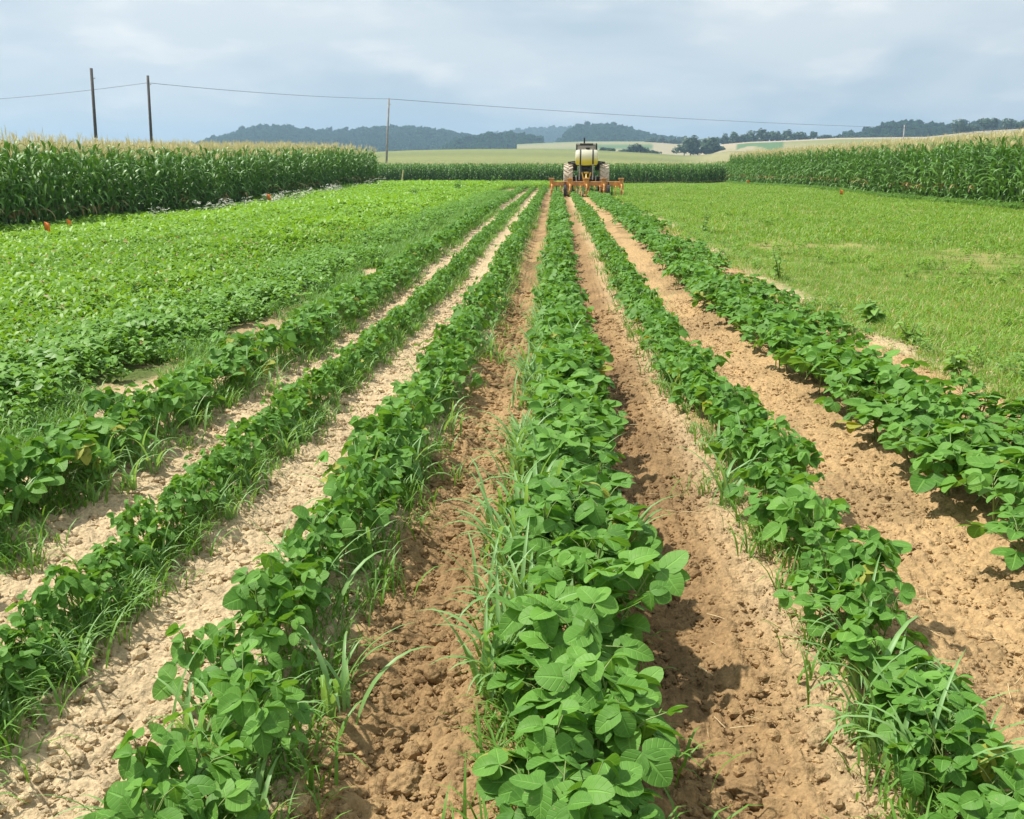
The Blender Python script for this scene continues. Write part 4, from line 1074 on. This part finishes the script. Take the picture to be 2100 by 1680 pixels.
b = MB(); b.box((0, .9, .74), (.42, 3.0, .42), None, .04); b.cyl((-.8, 0, .76), (.8, 0, .76), .15, .15, 14); b.box((0, -.15, .80), (.55, .45, .55), None, .05); b.cyl((-.68, 2.3, .45), (.68, 2.3, .45), .07, .07, 10); b.build('chassis', M_dark, TR)
for s in (-1, 1):
    b = MB()
    for i in range(5):
        a = R(40 + i * 17); b.box((s * .585, .05 + .86 * math.cos(a), .76 + .86 * math.sin(a)), (.30, .29, .04), RX_(40 + i * 17 - 90))
    b.build('fender', M_dark, TR)
    b = MB(); b.box((s * .70, -.02, 1.60), (.42, .36, .09), RY_(s * 6), .02); b.build('fender_shelf', M_dark, TR)
cab = MB(); cab.box((0, .55, 2.44), (1.02, 1.25, .10), None, .04); cab = cab.build('cab_roof', M_dark, TR)
for sx in (-1, 1):
    for y0, y1 in ((-.02, -.02), (1.15, 1.10)):
        b = MB(); b.box((sx * .48, (y0 + y1) / 2, 1.82), (.07, .07, 1.2), None, .01); b.build('cab_post', M_dark, TR)
b = MB(); b.box((0, -.02, 2.20), (.88, .012, .36)); b.build('rear_window', M_glass, TR)
b = MB(); b.box((0, .42, 1.42), (.5, .5, .14), None, .05); b.box((0, .17, 1.74), (.48, .12, .62), None, .05); b.build('seat', M_rubber, TR)
b = MB()
for i in range(16):
    a0, a1 = 2 * math.pi * i / 16, 2 * math.pi * (i + 1) / 16
    b.cyl((.2 * math.cos(a0), 1.0 + .08 * math.sin(a0), 1.75 + .18 * math.sin(a0)), (.2 * math.cos(a1), 1.0 + .08 * math.sin(a1), 1.75 + .18 * math.sin(a1)), .016, .016, 6)
b.cyl((0, 1.0, 1.75), (0, 1.25, 1.4), .025, .03, 8); b.build('steering_wheel', M_rubber, TR)
b = MB(); b.cyl((-.10, 1.55, 1.35), (-.10, 1.55, 2.30), .05, .05, 12); b.cyl((-.10, 1.55, 2.28), (-.10, 1.55, 2.78), .038, .038, 12); b.cyl((-.10, 1.55, 1.65), (-.10, 1.55, 2.05), .075, .075, 14); b.build('exhaust_pipe', M_dark, TR)
# the tank: a barrel lying across the back, with two dark straps and a fill cap
TZ, TY, TRD = 1.82, -.52, .37
b = MB(); b.lathe_x([(-.55, .0005), (-.548, .20), (-.53, .30), (-.48, .35), (-.33, .37), (-.30, .362), (-.27, .37), (0, .375), (.27, .37), (.30, .362), (.33, .37), (.48, .35), (.53, .30), (.548, .20), (.55, .0005)], 40)
b.move((0, TY, TZ)); tank = b.build('tank', M_tank, TR, True)
for x in (-.30, .30):
    b = MB(); b.lathe_x([(x - .035, .366), (x - .035, .384), (x + .035, .384), (x + .035, .366)], 40); b.move((0, TY, TZ)); b.build('strap', M_dark, tank)
b = MB(); b.cyl((.05, TY, TZ + .36), (.05, TY, TZ + .43), .10, .10, 16); b.cyl((.05, TY, TZ + .43), (.05, TY, TZ + .46), .115, .115, 16); b.build('fill_cap', M_rubber, tank)
for x in (-.34, .30):
    b = MB(); b.box((x, TY - .20, 1.15), (.055, .055, .78), None, .006); b.box((x, TY + .22, 1.15), (.055, .055, .78), None, .006); b.box((x, TY, 1.475), (.06, .66, .05), None, .006); b.build('tank_support', M_grey, TR)
b = MB(); b.box((0, TY, 1.45), (1.0, .07, .05)); b.box((0, TY + .18, .80), (.9, .06, .07)); b.build('tank_cradle', M_dark, TR)
for x in (-.50, .46):
    b = MB(); b.cyl((x, -.2, .7), (x, -.75, .95), .03, .03, 8); b.cyl((x, -.75, .95), (x * .9, -.75, .45), .02, .02, 8); b.cyl((x * .8, -.1, .5), (x, -1.35, .62), .035, .035, 8); b.build('lift_arm', M_grey, TR)

for x in (-.40, .38):
    b = MB(); b.box((x, -.10, 2.44), (.13, .07, .09), None, .01); b.build('work_lamp', M_grey, TR)
b = MB(); b.path([(-.22, TY - .2, 1.46), (-.26, TY - .36, 1.2), (-.12, TY - .5, .9), (-.2, -1.5, .8)], .02, 6); b.path([(.2, TY - .2, 1.46), (.16, TY - .38, 1.15), (.25, TY - .5, .85), (.1, -1.5, .8)], .02, 6); b.build('hose', M_rubber, TR)

# ------------------------------------------------------------------ cultivator hitched behind (local: origin on the ground under its tool bar)
CU = empty('cultivator', (tb.x - .02, tb.y - 1.75, float(G0(tb.x, tb.y - 1.75))), R(-1.0)); tag(CU, 'orange row cultivator carried behind the tractor, wider than its wheels', 'cultivator')
b = MB(); b.box((0, 0, .60), (3.34, .15, .24), None, .015); b.build('tool_bar', M_rust, CU)
b = MB(); b.box((0, .55, .62), (2.0, .10, .12), None, .01)
for x in (-.9, -.3, .3, .9): b.box((x, .27, .62), (.07, .5, .09), None, .008)
b.build('front_bar', M_rust, CU)
b = MB(); b.box((-.17, .35, .86), (.06, .08, .55), RY_(-14)); b.box((.11, .35, .86), (.06, .08, .55), RY_(14)); b.box((-.03, .35, 1.12), (.22, .10, .07)); b.cyl((-.03, .35, 1.08), (-.03, -.05, .68), .035, .035, 8); b.box((-.03, -.08, .72), (.14, .05, .34), None, .01); b.build('hitch_mast', M_yellow, CU)
def row_unit(x, big):
    b = MB(); b.box((x, -.10, .62), (.20, .15, .40), None, .02); b.box((x, -.10, .84), (.26, .24, .07), None, .012)
    u = b.build('row_unit', M_rust, CU)
    b = MB(); b.path([(x, -.15, .60), (x + .02, -.38, .50), (x, -.46, .30), (x, -.36, .10), (x, -.28, .03)], .042, 8); b.build('shank', M_rust, u)
    b = MB(); b.box((x, -.28, .05), (.20, .22, .02), RX_(-18) @ RZ_(45)); b.box((x, -.30, .10), (.06, .03, .16), RX_(-15)); b.build('sweep', M_steel, u)
    if big:
        b = MB(); b.cyl((x + .1, -.1, .52), (x + .1, -.42, .14), .02, .02, 8); b.build('side_shank', M_rust, u)
for x, big in ((-1.66, True), (-.80, False), (-.02, True), (.80, False), (1.62, True)): row_unit(x, big)
for x in (-1.02, 1.02):
    b = MB(); b.box((x, -.14, .52), (.05, .06, .34)); b.box((x, -.20, .34), (.16, .05, .05)); g = b.build('gauge_wheel', M_dark, CU)
    b = MB(); b.lathe_x([(-.05, .12), (-.07, .18), (-.07, .25), (-.05, .28), (.05, .28), (.07, .25), (.07, .18), (.05, .12)], 24); b.move((x, -.22, .29)); b.build('tyre', M_rubber, g)
    b = MB(); b.lathe_x([(-.04, .125), (0, .10), (.03, .001)], 18); b.move((x, -.22, .29)); b.build('rim', M_rust, g)
for i, x in enumerate((-1.42, -1.24, -.66, -.54, -.42, -.30, -.18, .12, .24, .36, .48, .62, 1.18, 1.36)):
    b = MB(); b.path([(x, .0, .54), (x, -.20, .46), (x + .01, -.26, .26), (x, -.16, .05)], .024, 6); b.box((x, -.15, .05), (.07, .02, .11), RX_(-25)); b.build('tine', M_rust if i % 2 else M_dark, CU)
